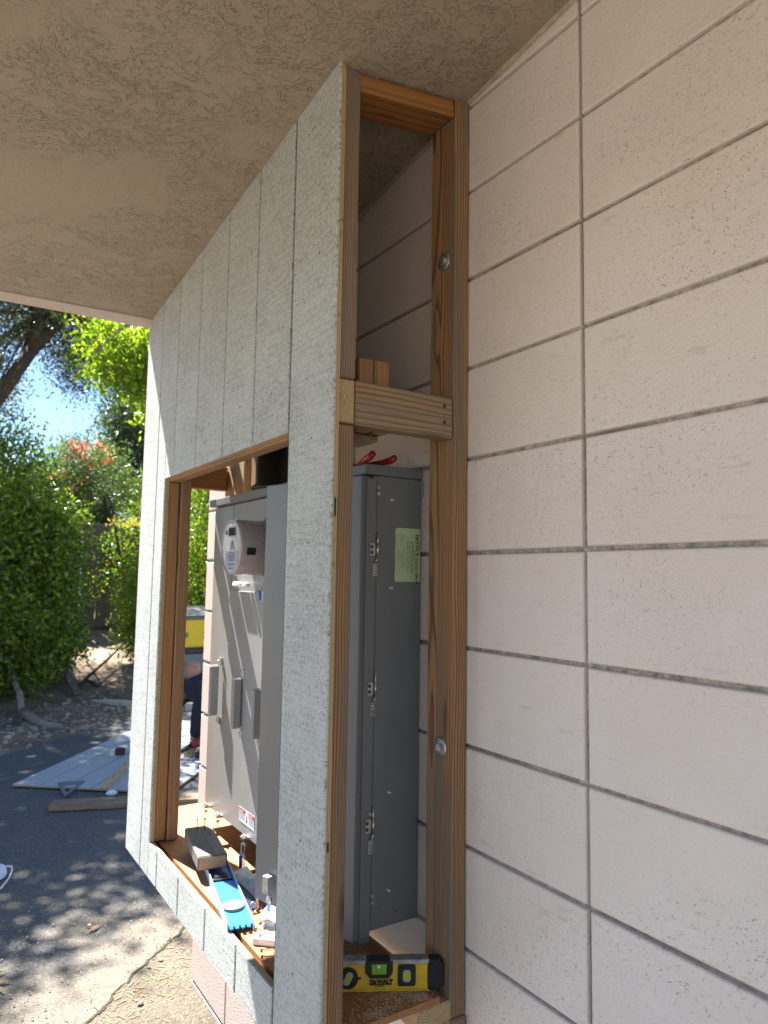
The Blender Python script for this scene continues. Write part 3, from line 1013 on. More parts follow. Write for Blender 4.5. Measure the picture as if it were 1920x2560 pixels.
text('City of', .0040, (-.0575, YT, .6540), XD, YD, INK, note)
text('Building Inspector', .0040, (-.0622, YT, .6540), XD, YD, INK, note)
text('Date', .0040, (-.0705, YT, .6540), XD, YD, INK, note)
g = MB()
for x, za in ((-.0545, .634), (-.0632, .615), (-.0715, .642)):
    g.box((x - .00025, YT - .0001, .560), (x + .00005, YT, za))
g.box((-.0212, YT - .0001, .5500), (-.0207, YT, .6005))
g.build('ruled_lines', INK, note, kind='stuff')
g = MB()
def scrib(x0, z0, L, amp, nn, seed):
    rr = random.Random(seed); pts = []
    for i in range(nn):
        pts.append((x0 + amp * math.sin(i * 2.1 + rr.uniform(-.6, .6)) * rr.uniform(.4, 1), YT, z0 - L * i / nn + rr.uniform(-.0008, .0008)))
    g.tube(pts, .00028, 4)
scrib(-.050, .622, .045, .004, 22, 1); scrib(-.058, .612, .040, .0065, 20, 2); scrib(-.069, .617, .03, .003, 12, 3)
g.build('signature', plain('pen', (.10, .13, .03), .6), note)

# ================================================================== METER
met = thing('electric_meter', 'round mauve plastic electricity meter with a small display, plugged into the grey panel', 'electric meter', (-.15, 1.04, .63))
mc = Vector((-.141, 1.035, .632))
ax = (-1, 0, 0)
MB().lathe([(.089, 0), (.091, .004), (.089, .012), (.082, .017), (.080, .022)], mc, ax, 48).build('retaining_ring', STEEL, met)
MB().lathe([(.0775, .018), (.0775, .112), (.0770, .118), (.0755, .122), (.0735, .1225), (.0735, .119), (.070, .1185)], mc, ax, 56).build('meter_cover', METER, met)
MB().lathe([(.0700, .1175), (.0695, .1182), (0, .1182)], mc, ax, 48).build('meter_face', METERF, met)
fx = mc.x - .1190


def FB(name, y0, y1, z0, z1, mat, t=.0006, par=met):
    return MB().box((fx - t, y0, z0), (fx, y1, z1)).build(name, mat, par)


# reading direction on the face runs towards -Y
disp = FB('display_frame', mc.y - .032, mc.y + .030, .660, .690, METERL)
MB().box((fx - .0014, mc.y - .027, .664), (fx - .0007, mc.y + .022, .686)).build('display', LCD, disp)
FB('face_label', mc.y - .030, mc.y + .022, .6975, .7085, METERL)
FB('face_label', mc.y - .048, mc.y + .046, .568, .6205, METERL, .0003)
text('CL200 240V 3W', .0062, (fx - .0009, mc.y + .018, .7000), (0, -1, 0), (0, 0, 1), INK_B, met)
MB().lathe([(.007, 0), (.007, .0006)], (fx, mc.y + .042, .674), ax, 16).build('optical_port', INK_B, met)
g = MB()
for s_ in (-1, 1):
    g.prism([(mc.y - .004 + s_ * .012, .624), (mc.y - .004 + s_ * .004, .650), (mc.y - .004 + s_ * .001, .650), (mc.y - .004 + s_ * .007, .624)][::s_], 0, fx - .0007, fx)
g.build('emblem', INK_B, met)
g = MB(); rr = random.Random(5)
for i, z in enumerate((.613, .606, .600, .594, .582, .571)):
    L = (.040, .055, .050, .04, .05, .03)[i]; y = mc.y + L / 2
    while y > mc.y - L / 2:
        w_ = rr.uniform(.003, .009); g.box((fx - .0008, y - w_, z), (fx - .0004, y, z + .0036)); y -= w_ + .0018
g.build('small_print', INK_B, met, kind='stuff')
# black port on the side facing the camera
g = MB(); a0, a1 = math.radians(-104), math.radians(-76)
def cylpatch(mb, r, t0, t1, h0, h1, nseg=6):
    vs = []; fs = []
    for i in range(nseg + 1):
        t = t0 + (t1 - t0) * i / nseg
        for h in (h0, h1):
            vs.append((mc.x - h, mc.y + r * math.sin(t), mc.z + r * math.cos(t)))
    for i in range(nseg): fs.append((2 * i, 2 * i + 1, 2 * i + 3, 2 * i + 2))
    mb.add(vs, fs)
cylpatch(g, .0783, math.radians(-107), math.radians(-92), .078, .104)
g.build('side_port', BLACK, met)
g = MB(); cylpatch(g, .0781, math.radians(-84), math.radians(-81), .058, .062); g.build('side_mark', INK_B, met)
sd = MB(); rr = random.Random(9)
for i in range(140):
    t = rr.gauss(-.15, .35); h = rr.uniform(.02, .115); r = .0777
    p = Vector((mc.x - h, mc.y + r * math.sin(t), mc.z + r * math.cos(t))); q = rr.uniform(.0004, .0012)
    sd.box((p.x - q, p.y - q, p.z - q * .3), (p.x + q, p.y + q, p.z + q), 0)
sd.build('sawdust', SAWD, met, kind='stuff')

# seals
sl1 = thing('seal_tag', 'clear plastic utility seal with a blue core hanging below the round meter', 'seal', (-.150, 1.065, .475), group=None)
MB().box((-.156, 1.050, .478), (-.150, 1.080, .512), .003).build('seal_body', CLEAR, sl1)
MB().tube([(-.1575, 1.062, .482), (-.1575, 1.066, .510)], .0045, 8).build('seal_core', SEALB, sl1)
MB().tube([(-.153, 1.065, .512), (-.150, 1.062, .535), (-.150, 1.050, .548)], .001, 6).build('seal_wire', STEEL, sl1)
sl2 = thing('seal_tag', 'clear seal with a blue core hanging from a latch at the panel bottom', 'seal', (-.165, 1.108, -.27))
MB().box((-.172, 1.092, -.274), (-.164, 1.122, -.232), .003).build('seal_body', CLEAR, sl2)
MB().tube([(-.1735, 1.105, -.268), (-.1735, 1.108, -.238)], .005, 8).build('seal_core', SEALB, sl2)
MB().tube([(-.168, 1.120, -.232), (-.166, 1.122, -.212), (-.163, 1.114, -.204), (-.166, 1.098, -.212), (-.168, 1.096, -.232)], .0014, 6).build('seal_wire', CLEAR, sl2)

# conduit above the cabinet
con = thing('conduit', 'dark steel conduit pipe rising from the top of the electrical panel', 'conduit', (-.085, 1.17, .81))
MB().lathe([(.062, .0), (.062, .018), (.055, .026), (.051, .03), (.051, .75)], (-.078, 1.185, .8095), (0, 0, 1), 32).build('pipe', CONDUIT, con)
MB().lathe([(.064, 0), (.064, .010), (.058, .012)], (-.078, 1.185, .820), (0, 0, 1), 32).build('coupling_ring', DARKM, con)

# pliers lying on the cabinet
pl = thing('pliers', 'pliers with red grips lying on top of the grey electrical panel', 'pliers', (-.12, .56, .81))
g = MB(); g.tube([(-.128, .585, .817), (-.140, .54, .818), (-.153, .50, .819), (-.156, .475, .823), (-.156, .462, .829)], [.004, .007, .0085, .0085, .0075], 10); g.build('grip', GRIP, pl)
g = MB(); g.tube([(-.122, .585, .817), (-.116, .54, .817), (-.104, .50, .818), (-.099, .475, .820), (-.098, .462, .825)], [.004, .006, .007, .0085, .0075], 10); g.build('grip', GRIP, pl)
g = MB(); g.tube([(-.125, .58, .8165), (-.125, .61, .8165), (-.125, .65, .8165)], [.006, .010, .005], 8); g.build('jaws', DARKM, pl)

# ================================================================== YELLOW TORPEDO LEVEL
lv0 = Vector((-.2835, .4665, -.2745)); lv1 = Vector((-.0480, .3347, -.2745))
LT = frame(lv0, lv1 - lv0)            # local x along, y away from camera, z up
lev = thing('spirit_level', 'yellow and black torpedo level standing on the plywood shelf between the studs', 'spirit level', (-.15, .39, -.2745))
Lw = (lv1 - lv0).length


def LBx(lo, hi, b=.001, mb=None):
    mb = mb or MB(); mb.box(lo, hi, b, T=LT); return mb


LBx((0, .002, .0005), (Lw - .028, .022, .0525), .002).build('body', YEL, lev)
LBx((0, 0, .0), (Lw - .028, .024, .0045), .001).build('base_rail', YEL, lev)
g = LBx((0, 0, .0515), (.092 * 1.25, .024, .0600), .001); g.build('top_rail', GALV, lev)
g = LBx((.163, 0, .0515), (Lw - .028, .024, .0600), .001); g.build('top_rail', GALV, lev)


def Lprism(poly, y0, y1, mat, name, par=lev):
    mb = MB(); mb.prism(poly, 1, y0, y1, T=LT); return mb.build(name, mat, par)


# centre vial housing
cx = .139
Lprism([(cx - .027, .059), (cx - .027, .037), (cx - .017, .026), (cx + .021, .026), (cx + .029, .037), (cx + .029, .059)], -.0012, .0235, BLACK, 'vial_housing')
g = LBx((cx - .014, -.0028, .034), (cx + .016, -.0010, .0535), .0008); g.build('vial', VIAL, lev)
g = MB(); g.lathe([(.0035, 0), (.0032, .001), (0, .0012)], LT @ Vector((cx, -.003, .049)), LT.to_3x3() @ Vector((0, -1, 0)), 12); g.build('bubble', MILK, lev)
# left round vial
def octo(cx, cz, rx, rz, ch):
    return [(cx - rx + ch, cz - rz), (cx + rx - ch, cz - rz), (cx + rx, cz - rz + ch), (cx + rx, cz + rz - ch), (cx + rx - ch, cz + rz), (cx - rx + ch, cz + rz), (cx - rx, cz + rz - ch), (cx - rx, cz - rz + ch)]
c2 = .078
Lprism([(c2 + .0205 * math.cos(t * math.pi / 10), .0270 + .0205 * math.sin(t * math.pi / 10)) for t in range(20)], -.0015, .023, BLACK, 'vial_ring')
a = math.radians(62)
R_ = [(c2 + p * math.cos(a) - q * math.sin(a), .0270 + p * math.sin(a) + q * math.cos(a)) for p, q in octo(0, 0, .013, .007, .004)]
Lprism(R_, -.0028, -.0010, CLEAR, 'vial_window')
R_ = [(c2 + p * math.cos(a) - q * math.sin(a), .0270 + p * math.sin(a) + q * math.cos(a)) for p, q in octo(0, 0, .008, .0045, .001)]
Lprism(R_, -.0036, -.0028, VIALY, 'vial')
g = LBx((c2 + .020, -.001, .024), (c2 + .026, .003, .028), .0008); g.build('adjuster_knob', BLACK, lev)
# right vial
c3 = .196
Lprism(octo(c3, .0305, .0180, .0200, .003), -.0015, .023, BLACK, 'vial_housing')
Lprism(octo(c3, .0305, .0080, .0115, .004), -.0028, -.0010, CLEAR, 'vial_window')
Lprism(octo(c3, .0310, .0052, .0075, .001), -.0036, -.0028, VIALY, 'vial')
# end cap with hand hole
Lprism(octo(Lw - .0175, .0295, .0135, .0245, .008), -.001, .005, BLACK, 'end_cap')
x0_, x1_ = Lw - .0315, Lw + .001
g = MB()
LBx((x0_, -.001, .0015), (x1_ - .004, .025, .0095), .0025, g); LBx((x0_, -.001, .0505), (x1_ - .004, .025, .0590), .0025, g)
LBx((x1_ - .0085, -.001, .006), (x1_, .025, .0545), .0025, g); LBx((x0_, -.0005, .0085), (x0_ + .008, .0245, .0515), .002, g)
g.build('end_grip', BLACK, lev)
LX = LT.to_3x3() @ Vector((1, 0, 0)); LZ = Vector((0, 0, 1))
text('D', .0115, LT @ Vector((.1215, -.0002, .0150)), LX, LZ, BLACK, lev, bold=.0009, extrude=.0002)
text('E', .0082, LT @ Vector((.1300, -.0002, .0150)), LX, LZ, BLACK, lev, bold=.0009, extrude=.0002)
text('WALT', .0115, LT @ Vector((.1358, -.0002, .0150)), LX, LZ, BLACK, lev, bold=.0009, extrude=.0002)
g = LBx((.1215, -.0004, .0132), (.166, .001, .0140), 0); g.build('lettering', BLACK, lev)
g = LBx((.133, -.0004, .0105), (.151, .001, .0112), 0); g.build('lettering', BLACK, lev)
# sawdust on the near shelf
sd = MB(); rr = random.Random(11); spots = [(-.16, .375, .025, .02), (-.12, .36, .02, .015), (-.20, .34, .02, .008), (-.10, .34, .01, .01)]
for i in range(1500):
    q = rr.choice(spots); x = rr.gauss(q[0], q[2]); y = rr.gauss(q[1], q[3])
    if rr.random() < .15: x = rr.uniform(-.27, -.08); y = rr.uniform(.325, .42)
    if not (-.285 < x < -.07 and .323 < y < .46): continue
    q = rr.choice((.0004, .0006, .0009, .0013)); T_ = Matrix.Translation((x, y, -.2748)) @ Matrix.Rotation(rr.uniform(0, 6), 4, 'Z')
    sd.box((-q, -q * .6, 0), (q, q * .6, q * .7), 0, T=T_)
for i in range(1500):
    x = rr.uniform(-.305, -.10); y = rr.uniform(.5, 1.6)
    if rr.random() < .5: y = rr.gauss(.62, .1)
    if not .43 < y < 1.72: continue
    q = rr.choice((.0004, .0006, .001, .0016)); T_ = Matrix.Translation((x, y, -.2748)) @ Matrix.Rotation(rr.uniform(0, 6), 4, 'Z')
    sd.box((-q, -q * .6, 0), (q, q * .6, q * .7), 0, T=T_)
tag(sd.build('sawdust', SAWD), 'pale sawdust and chips scattered over the plywood shelf', 'sawdust', kind='stuff')

# ================================================================== THINGS ON THE SILL SHELF
# weathered offcut with two nails resting on the blue level
A, B, Cc, Dd = Vector((-.266, 1.326, 0)), Vector((-.305, 1.085, 0)), Vector((-.234, 1.053, 0)), Vector((-.195, 1.284, 0))
d = (A - B).normalized(); WT = frame((B.x, B.y, -.2475), d)   # x along away, y = left(-X)
off = thing('lumber_offcut', 'silvery weathered timber offcut with two nails sticking up, resting on the blue level', 'lumber', (-.25, 1.2, -.2475))
g = MB(); g.lumber((0, -.080, 0), (.246, 0, .038), 0, .004, 0, WT, (.02, -.055), 1); g.build('board', [W_block, W_end], off)
for (x, y) in ((.205, -.030), (.207, -.052)):
    g = MB(); g.tube([WT @ Vector((x, y, .036)), WT @ Vector((x, y, .070))], .0012, 6); g.lathe([(.0036, 0), (.0036, .0012)], WT @ Vector((x, y, .070)), (0, 0, 1), 10)
    g.build('nail', DARKM, off)
# blue aluminium level lying on its side
bl = thing('spirit_level', 'blue aluminium level with a cream round vial lying on the sill shelf', 'spirit level', (-.28, .95, -.275))
BT = frame((-.3385, .7735, -.2749), (.0535, .2695, 0), None)  # x away from camera, y towards siding
LBn = .56
g = MB(); g.box((.004, -.060, .0105), (LBn, -.003, .0145), .0008, T=BT); g.build('web', BLUE, bl)
g = MB(); g.box((0, -.0032, 0), (LBn, 0, .0255), .0008, T=BT); g.build('flange', BLUEL, bl)
g = MB(); g.box((0, -.0635, 0), (LBn, -.0603, .0255), .0008, T=BT); g.build('flange', BLUEL, bl)
g = MB()
for i in range(4):
    g.box((-.007, -.055 + i * .0135, .0106), (.004, -.046 + i * .0135, .0144), .001, T=BT)
g.build('web_teeth', BLUE, bl)
g = MB(); g.lathe([(.0265, 0), (.0265, .006), (.024, .0075), (.018, .0075), (.0165, .003), (0, .003)], BT @ Vector((.100, -.0315, .0145)), (0, 0, 1), 36); g.build('vial_ring', CREAM, bl)
g = MB(); g.tube([BT @ Vector((.088, -.044, .019)), BT @ Vector((.112, -.020, .019))], .004, 10); g.build('vial', CLEAR, bl)
g = MB(); g.box((.262, -.058, .0146), (.272, -.005, .019), .001, T=BT); g.box((.272, -.050, .0146), (.30, -.012, .022), .003, T=BT); g.build('end_vial_housing', BLACK, bl)
# galvanised plate
pt = thing('metal_plate', 'bent galvanised steel plate leaning against the blue level on the shelf', 'metal plate', (-.21, 1.0, -.275))
g = MB(); g.add([(-.222, 1.062, -.262), (-.178, 1.050, -.2465), (-.187, .955, -.2515), (-.214, .900, -.2700), (-.2215, 1.062, -.260), (-.1775, 1.050, -.2445), (-.1865, .955, -.2495), (-.2135, .900, -.2680)],
              [(3, 2, 1, 0), (4, 5, 6, 7), (0, 1, 5, 4), (1, 2, 6, 5), (2, 3, 7, 6), (3, 0, 4, 7)])
g.build('plate', GALV, pt)
nb = MB(); NT = frame((-.2515, .855, -.2745), (.035, .190, 0)); nb.box((0, -.030, 0), (.20, -.004, .006), .001, T=NT)
tag(nb.build('steel_bar', NAVY), 'flat dark blue steel bar lying beside the blue level', 'steel bar')
# clear lid with yellow label, milky tray, screws
cl = thing('plastic_box', 'clear plastic screw box lid with a yellow label propped on the sill shelf', 'plastic box', (-.24, .77, -.275))
KT = frame((-.2565, .790, -.264), (.040, -.075, .002), (.05, .03, .018))
g = MB()
g.box((0, 0, .0), (.098, .062, .0018), .0004, T=KT)
g.box((0, 0, -.010), (.098, .0018, 0), .0003, T=KT); g.box((0, .0602, -.010), (.098, .062, 0), .0003, T=KT)
g.box((0, 0.002, -.010), (.0018, .06, 0), .0003, T=KT); g.box((.0962, 0.002, -.010), (.098, .06, 0), .0003, T=KT)
g.build('lid', CLEAR, cl)
g = MB(); g.box((-.001, -.001, -.0015), (.099, .003, .0025), .0006, T=KT); g.box((-.001, .059, -.0015), (.099, .063, .0025), .0006, T=KT); g.box((-.001, .003, -.0015), (.003, .059, .0025), .0006, T=KT)
g.build('lid_rim', MILK, cl)
g = MB(); g.box((.022, .022, .002), (.056, .044, .0024), 0, T=KT); g.build('label', plain('yellow_label', (.75, .50, .02), .5), cl)
g = MB(); g.box((.064, .014, .002), (.084, .034, .0024), 0, T=KT); g.build('print', INK_B, cl)
tr = thing('plastic_tray', 'milky white plastic tray at the near end of the sill shelf', 'plastic tray', (-.28, .70, -.275))
TT = frame((-.3030, .700, -.2745), (.055, .062, 0))
g = MB()
g.box((0, -.055, 0), (.085, 0, .0015), .0003, T=TT); g.box((0, -.0015, 0), (.085, .0025, .015), .001, T=TT); g.box((0, -.0575, 0), (.085, -.0535, .015), .001, T=TT)
g.box((-.0025, -.0575, 0), (.0015, .0025, .015), .001, T=TT); g.box((.083, -.0575, 0), (.087, .0025, .015), .001, T=TT); g.box((.038, -.0535, 0), (.041, -.0015, .012), .001, T=TT)
g.build('tray', MILK, tr)
for i, (p, q) in enumerate((((-.286, .728, -.255), (-.262, .690, -.257)), ((-.309, .640, -.272), (-.281, .625, -.272)), ((-.300, .665, -.272), (-.270, .660, -.272)), ((-.290, .60, -.272), (-.268, .585, -.272)))):
    g = MB(); g.tube([p, q], [.0016, .0011], 6); dd = (Vector(p) - Vector(q)).normalized(); g.lathe([(.0020, -.002), (.004, .001), (.003, .002)], p, dd, 8)
    tag(g.build('screw', plain('brass_screw%d' % i, (.20, .15, .07), .35, .8)), ('bronze deck screw leaning on the milky tray rim', 'bronze deck screw lying on the shelf closest to the siding edge', 'short bronze deck screw lying between tray and siding edge', 'bronze deck screw lying on the shelf, nearest the corner board')[i], 'screw', 'loose screws on the sill shelf')
hk = thing('key_ring', 'small steel hook and loop hardware standing on the shelf under the panel door', 'hardware', (-.235, .86, -.275))
g = MB(); pts = [(-.243 + .008 * math.cos(t), .845 + .004 * math.sin(t), -.262 + .010 * math.sin(t)) for t in [i * math.pi / 8 for i in range(17)]]; g.tube(pts, .0022, 6, cap=False); g.build('loop', STEEL, hk)
g = MB(); g.box((-.236, .848, -.2745), (-.228, .851, -.245), .001); g.build('tab', STEEL, hk)

# ================================================================== DRIVEWAY THINGS
P0 = Vector((-.316, 5.165, GZ + .014)); ux = Vector((.775, -.632, 0)).normalized(); uy = Vector((.632, .775, 0)).normalized()
ST = Matrix((ux, uy, Vector((0, 0, 1)))).transposed().to_4x4(); ST.translation = P0
SHT = plain('primed_siding', (0.40, 0.41, 0.42), .55, bump=.001, bs=90)
ss = thing('siding_sheet', 'full sheet of pale grooved siding lying flat on the asphalt driveway', 'siding sheet', tuple(P0))
g = MB(); g.box((0, 0, -.006), (1.219, 2.44, .004), 0, T=ST); g.build('core', PLY, ss)
for i in range(6):
    g = MB(); g.box((i * .2032 + .004, -.0005, .0042), ((i + 1) * .2032 - .004, 2.4405, .0085), .001, T=ST); g.build('siding_board', SHT, ss)
for (x, y) in ((.55, -.02), (1.0, .1), (.6, 2.2), (.1, 2.2), (.62, .1)):
    pass
tag(MB().lumber((.50, -.015, -.0185), (.54, 2.3, -.0065), 1, .001, 0, ST).build('batten', W_old), 'dark timber strip under the siding sheet, its end peeping out', 'batten')


def onsheet(x, y): return ST @ Vector((x, y, .0088))


g = thing('speed_square', 'grey metal speed square lying on the near edge of the siding sheet', 'speed square', (.04, 4.85, GZ + .03))
QT = frame((-.035, 4.990, GZ + .0235), (.172, -.037, 0))
q = MB()
def trib(mb, pts, w):
    ctr = sum((Vector(p) for p in pts), Vector((0, 0))) / 3
    inn = [Vector(p) + (ctr - Vector(p)) * w for p in pts]
    vs = [(p[0], p[1], 0) for p in pts] + [(p[0], p[1], 0) for p in inn] + [(p[0], p[1], .004) for p in pts] + [(p[0], p[1], .004) for p in inn]
    fs = []
    for i in range(3):
        j = (i + 1) % 3
        fs += [(6 + i, 6 + j, 9 + j, 9 + i), (i, 3 + i, 3 + j, j), (i, j, 6 + j, 6 + i), (3 + i, 9 + i, 9 + j, 3 + j)]
    mb.add(vs, fs, 0, T=QT)
trib(q, [(0, 0), (.185, 0), (.07, -.33)], .42)
q.build('blade', GREYP, g)
q = MB(); q.box((0, -.006, -.004), (.185, .012, .012), .001, T=QT); q.build('lip', GREYP, g)
tp = thing('tape_measure', 'dark red tape measure standing on the flat siding sheet', 'tape measure', (.555, 5.66, GZ + .023))
PT = Matrix.Translation((.515, 5.665, GZ + .0228)) @ Matrix.Rotation(math.radians(-28), 4, 'Z')
MB().box((0, 0, 0), (.085, .045, .062), .012, T=PT).build('case', plain('tape_red', (.10, .012, .014), .4), tp)
MB().box((.02, -.0015, .015), (.06, .0, .045), 0, T=PT).build('label', BLACK, tp)
MB().box((-.012, .015, .001), (.003, .032, .006), .001, T=PT).build('tape_hook', STEEL, tp)
# pale strip lying on the sheet
s2 = MB(); LTm = frame((.212, 4.722, GZ + .0232), (.30, .58, 0)); s2.lumber((0, -.062, 0), (1.3, 0, .018), 0, .002, 0, LTm)
tag(s2.build('timber_strip', W_pale), 'pale narrow timber strip lying across the siding sheet', 'timber strip')
s2 = MB(); LTm = frame((-.1735, 4.437, GZ + .0005), (.471, -.181, 0)); s2.lumber((0, 0, 0), (1.6, .14, .038), 0, .003, 0, LTm, (.03, .02))
tag(s2.build('plank', W_grey), 'brown cedar plank lying on the asphalt in front of the siding sheet', 'plank')
# little white stone/cloth at sheet corner
s2 = MB(); s2.lathe([(.0, 0), (.035, .004), (.04, .02), (.02, .035), (0, .037)], (.265, 4.60, GZ), (0, 0, 1), 14, T=None)
tag(s2.build('crumpled_tissue', WHITE), 'crumpled white tissue on the asphalt beside the siding sheet corner', 'tissue')
# dust mask at the left edge
dmk = thing('dust_mask', 'white dust mask with a looped elastic band lying on the asphalt', 'dust mask', (-.56, 3.46, GZ))
g = MB(); vs = []; fs = []
for i in range(9):
    t = i / 8 * math.pi / 2
    for k in range(20):
        a = 2 * math.pi * k / 20; r = .062 * math.cos(t) ** .6 if i < 8 else .004
        vs.append((-.565 + r * math.cos(a) * (1 + .08 * math.sin(3 * a)), 3.47 + r * 1.15 * math.sin(a), GZ + .003 + .055 * math.sin(t)))
for i in range(8):
    for k in range(20):
        j = (k + 1) % 20; fs.append((i * 20 + k, i * 20 + j, i * 20 + 20 + j, i * 20 + 20 + k))
g.add(vs, fs, smooth=True); g.build('cup', plain('mask_white', (.62, .66, .72), .8, bump=.002, bs=100), dmk)
g = MB(); g.tube([(-.520, 3.53, GZ + .012), (-.495, 3.555, GZ + .012), (-.474, 3.545, GZ + .008), (-.478, 3.49, GZ + .006), (-.500, 3.40, GZ + .006), (-.545, 3.29, GZ + .006), (-.60, 3.24, GZ + .006)], .0045, 6); g.build('elastic_band', WHITE, dmk)
# yellow-green leaves by the frame edge
rr = random.Random(3)
for i, (x, y, a) in enumerate(((-.634, 2.43, .3), (-.622, 2.36, -.4), (-.640, 2.31, -.9))):
    T_ = Matrix.Translation((x, y, GZ + .004)) @ Matrix.Rotation(a, 4, 'Z')
    g = MB(); g.add([(-.035, 0, .001), (0, -.012, .006), (.04, 0, .002), (0, .012, .009), (0, 0, .003)], [(0, 1, 4), (1, 2, 4), (2, 3, 4), (3, 0, 4)], T=T_)
    tag(g.build('fallen_leaf', plain('yellow_leaf%d' % i, (.12, .115, .035), .7)), ('fallen yellow green leaf on the asphalt, farthest of three at the frame edge', 'fallen yellow green leaf, middle one of three at the frame edge', 'fallen yellow green leaf on the asphalt, nearest of three at the frame edge')[i], 'leaf', 'fallen leaves on the asphalt')
T_ = Matrix.Translation((-.235, 2.62, GZ + .002)) @ Matrix.Rotation(.5, 4, 'Z')
g = MB(); g.add([(-.05, 0, .001), (0, -.010, .010), (.05, .006, .002), (0, .012, .009), (0, 0, .003)], [(0, 1, 4), (1, 2, 4), (2, 3, 4), (3, 0, 4)], T=T_)
tag(g.build('fallen_leaf', plain('brown_leaf', (.30, .17, .09), .7)), 'curled dry brown leaf on the open asphalt', 'leaf')
# twigs, chips and pebbles near the crack
tw = MB(); rr = random.Random(21)
for i in range(260):
    t = rr.random(); x = .1 - .5 * t + rr.gauss(.06, .07); y = 2.42 - .52 * t + rr.gauss(-.05, .07)
    if rr.random() < .35: x = rr.uniform(-.7, .1); y = rr.uniform(1.7, 3.2)
    a = rr.uniform(0, 6.3); L = rr.choice((.004, .006, .010, .018)); q = rr.uniform(.0006, .0014)
    T_ = Matrix.Translation((x, y, GZ + .005)) @ Matrix.Rotation(a, 4, 'Z')
    tw.box((-L, -q, 0), (L, q, q * 1.4), 0, mi=rr.choice((0, 0, 1)), T=T_)
for i in range(500):
    x = rr.uniform(-.9, .05); y = rr.uniform(1.5, 3.0); q = rr.uniform(.0015, .005)
    if rr.random() < .02: q *= 2.4
    T_ = Matrix.Translation((x, y, GZ + .003)) @ Matrix.Rotation(rr.uniform(0, 6), 4, 'Z')
    tw.box((-q, -q * .7, 0), (q, q * .7, q), q * .4, mi=rr.choice((0, 1, 2)), T=T_)
tag(tw.build('ground_litter', [plain('twig', (.36, .25, .13), .8), plain('grit', (.22, .19, .15), .9), plain('pebble', (.42, .38, .32), .8)]), 'twigs, chips and grit scattered round the crack in the pavement', 'litter', kind='stuff')

# ================================================================== FAR GROUND THINGS
kb = thing('garden_edging', 'low curved row of pale edging blocks holding back the dirt bank', 'edging', (.8, 8.2, GZ))
pth = [(.20, 8.02), (.36, 8.22), (.55, 8.36), (.75, 8.36), (.95, 8.26), (1.12, 8.08), (1.30, 7.88), (1.5, 7.7), (1.72, 7.55), (1.95, 7.45), (2.2, 7.38), (2.5, 7.33), (2.8, 7.3)]
EDG = plain('edging_block', (.55, .49, .40), .9, bump=.004, bs=60)
for i in range(len(pth) - 1):
    a, b = Vector((*pth[i], 0)), Vector((*pth[i + 1], 0)); L = (b - a).length
    T_ = frame((a.x, a.y, GZ), b - a)
    MB().box((.004, -.03, -.03), (L - .004, .03, .03 + min(.055, .013 * i)), .006, T=T_).build('edging_block', EDG, kb)
fw_ = MB(); fw_.tube([(.06, 7.98, GZ + .06), (.09, 7.72, GZ + .045), (.12, 7.45, GZ + .05), (.19, 7.14, GZ + .04), (.30, 6.98, GZ + .05)], [.045, .05, .042, .045, .03], 10); fw_.tube([(.12, 7.40, GZ + .05), (.23, 7.30, GZ + .07), (.27, 7.2, GZ + .05)], [.03, .02, .015], 8)
tag(fw_.build('fallen_branch', BARKG), 'thick bare branch lying on the soil below the hedge', 'branch')
bx = 1.72
pk = MB(); T_ = frame((1.05, 9.0, bank_z(1.05, 9.0) + .03), (-.26, 1.5, .14)); pk.lumber((0, -.05, 0), (1.7, .05, .03), 0, .002, 0, T_)
tag(pk.build('plank', W_old), 'long grey plank lying diagonally on the dirt slope', 'plank')
T_ = frame((.72, 8.62, bank_z(.7, 8.6)), (-.10, .3, .28)); pk = MB(); pk.lumber((0, -.045, 0), (.5, .045, .03), 0, .002, 0, T_); tag(pk.build('stake', W_old), 'short grey wooden stake leaning out of the soil below the hedge', 'stake')
bb = MB(); bb.tube([(.80, 8.9, -.86), (1.0, 9.15, -.74), (1.25, 9.5, -.62), (1.5, 9.9, -.5)], [.022, .02, .018, .01], 6)
bb.tube([(1.0, 9.15, -.74), (1.12, 9.1, -.9)], .01, 5)
tag(bb.build('fallen_branch', BARK), 'dark thin branch crossing the grey plank on the slope', 'branch')

fence = thing('wooden_fence', 'old weathered grey paling fence at the top of the dirt slope', 'fence', (2.5, 12.6, -.45))
rr = random.Random(4)
x = -.6; i = 0
while x < 8.4:
    w_ = .135; zb = -.62 + rr.uniform(-.02, .02); zt_ = 1.42 + rr.uniform(-.02, .02) - (.10 if x > 2.35 else 0)
    yy = 12.62 - .02 * x + (.028 if i % 2 else 0)
    g = MB()
    if 1.98 < x < 2.12: zt_ -= .02
    n0 = len(g.v); g.lumber((x, yy, zb), (x + w_, yy + .018, zt_), 2, .002)
    o = g.build('paling', W_old, fence); x += w_ + rr.uniform(.001, .012); i += 1
for z in (1.12, .35, -.35):
    MB().lumber((-.6, 12.53, z - .045), (8.4, 12.57, z + .045), 0, .003).build('rail', W_old, fence)
mk = thing('marker_post', 'thin white stake with a red top standing in front of the fence palings', 'stake', (1.30, 12.4, -.4))
MB().box((1.34, 12.38, -.45), (1.37, 12.41, 1.36), .002).build('post', WHITE, mk); MB().box((1.335, 12.375, 1.30), (1.40, 12.415, 1.44), .002).build('red_cap', RED, mk)
shd = thing('garden_shed', 'small shed with a blue roof sheet glimpsed beyond the fence', 'shed', (3.3, 17.3, -.5))
MB().box((2.75, 17.0, -.6), (4.6, 18.6, 1.78), .01).build('wall', plain('shed_wall', (.16, .13, .11), .8), shd)
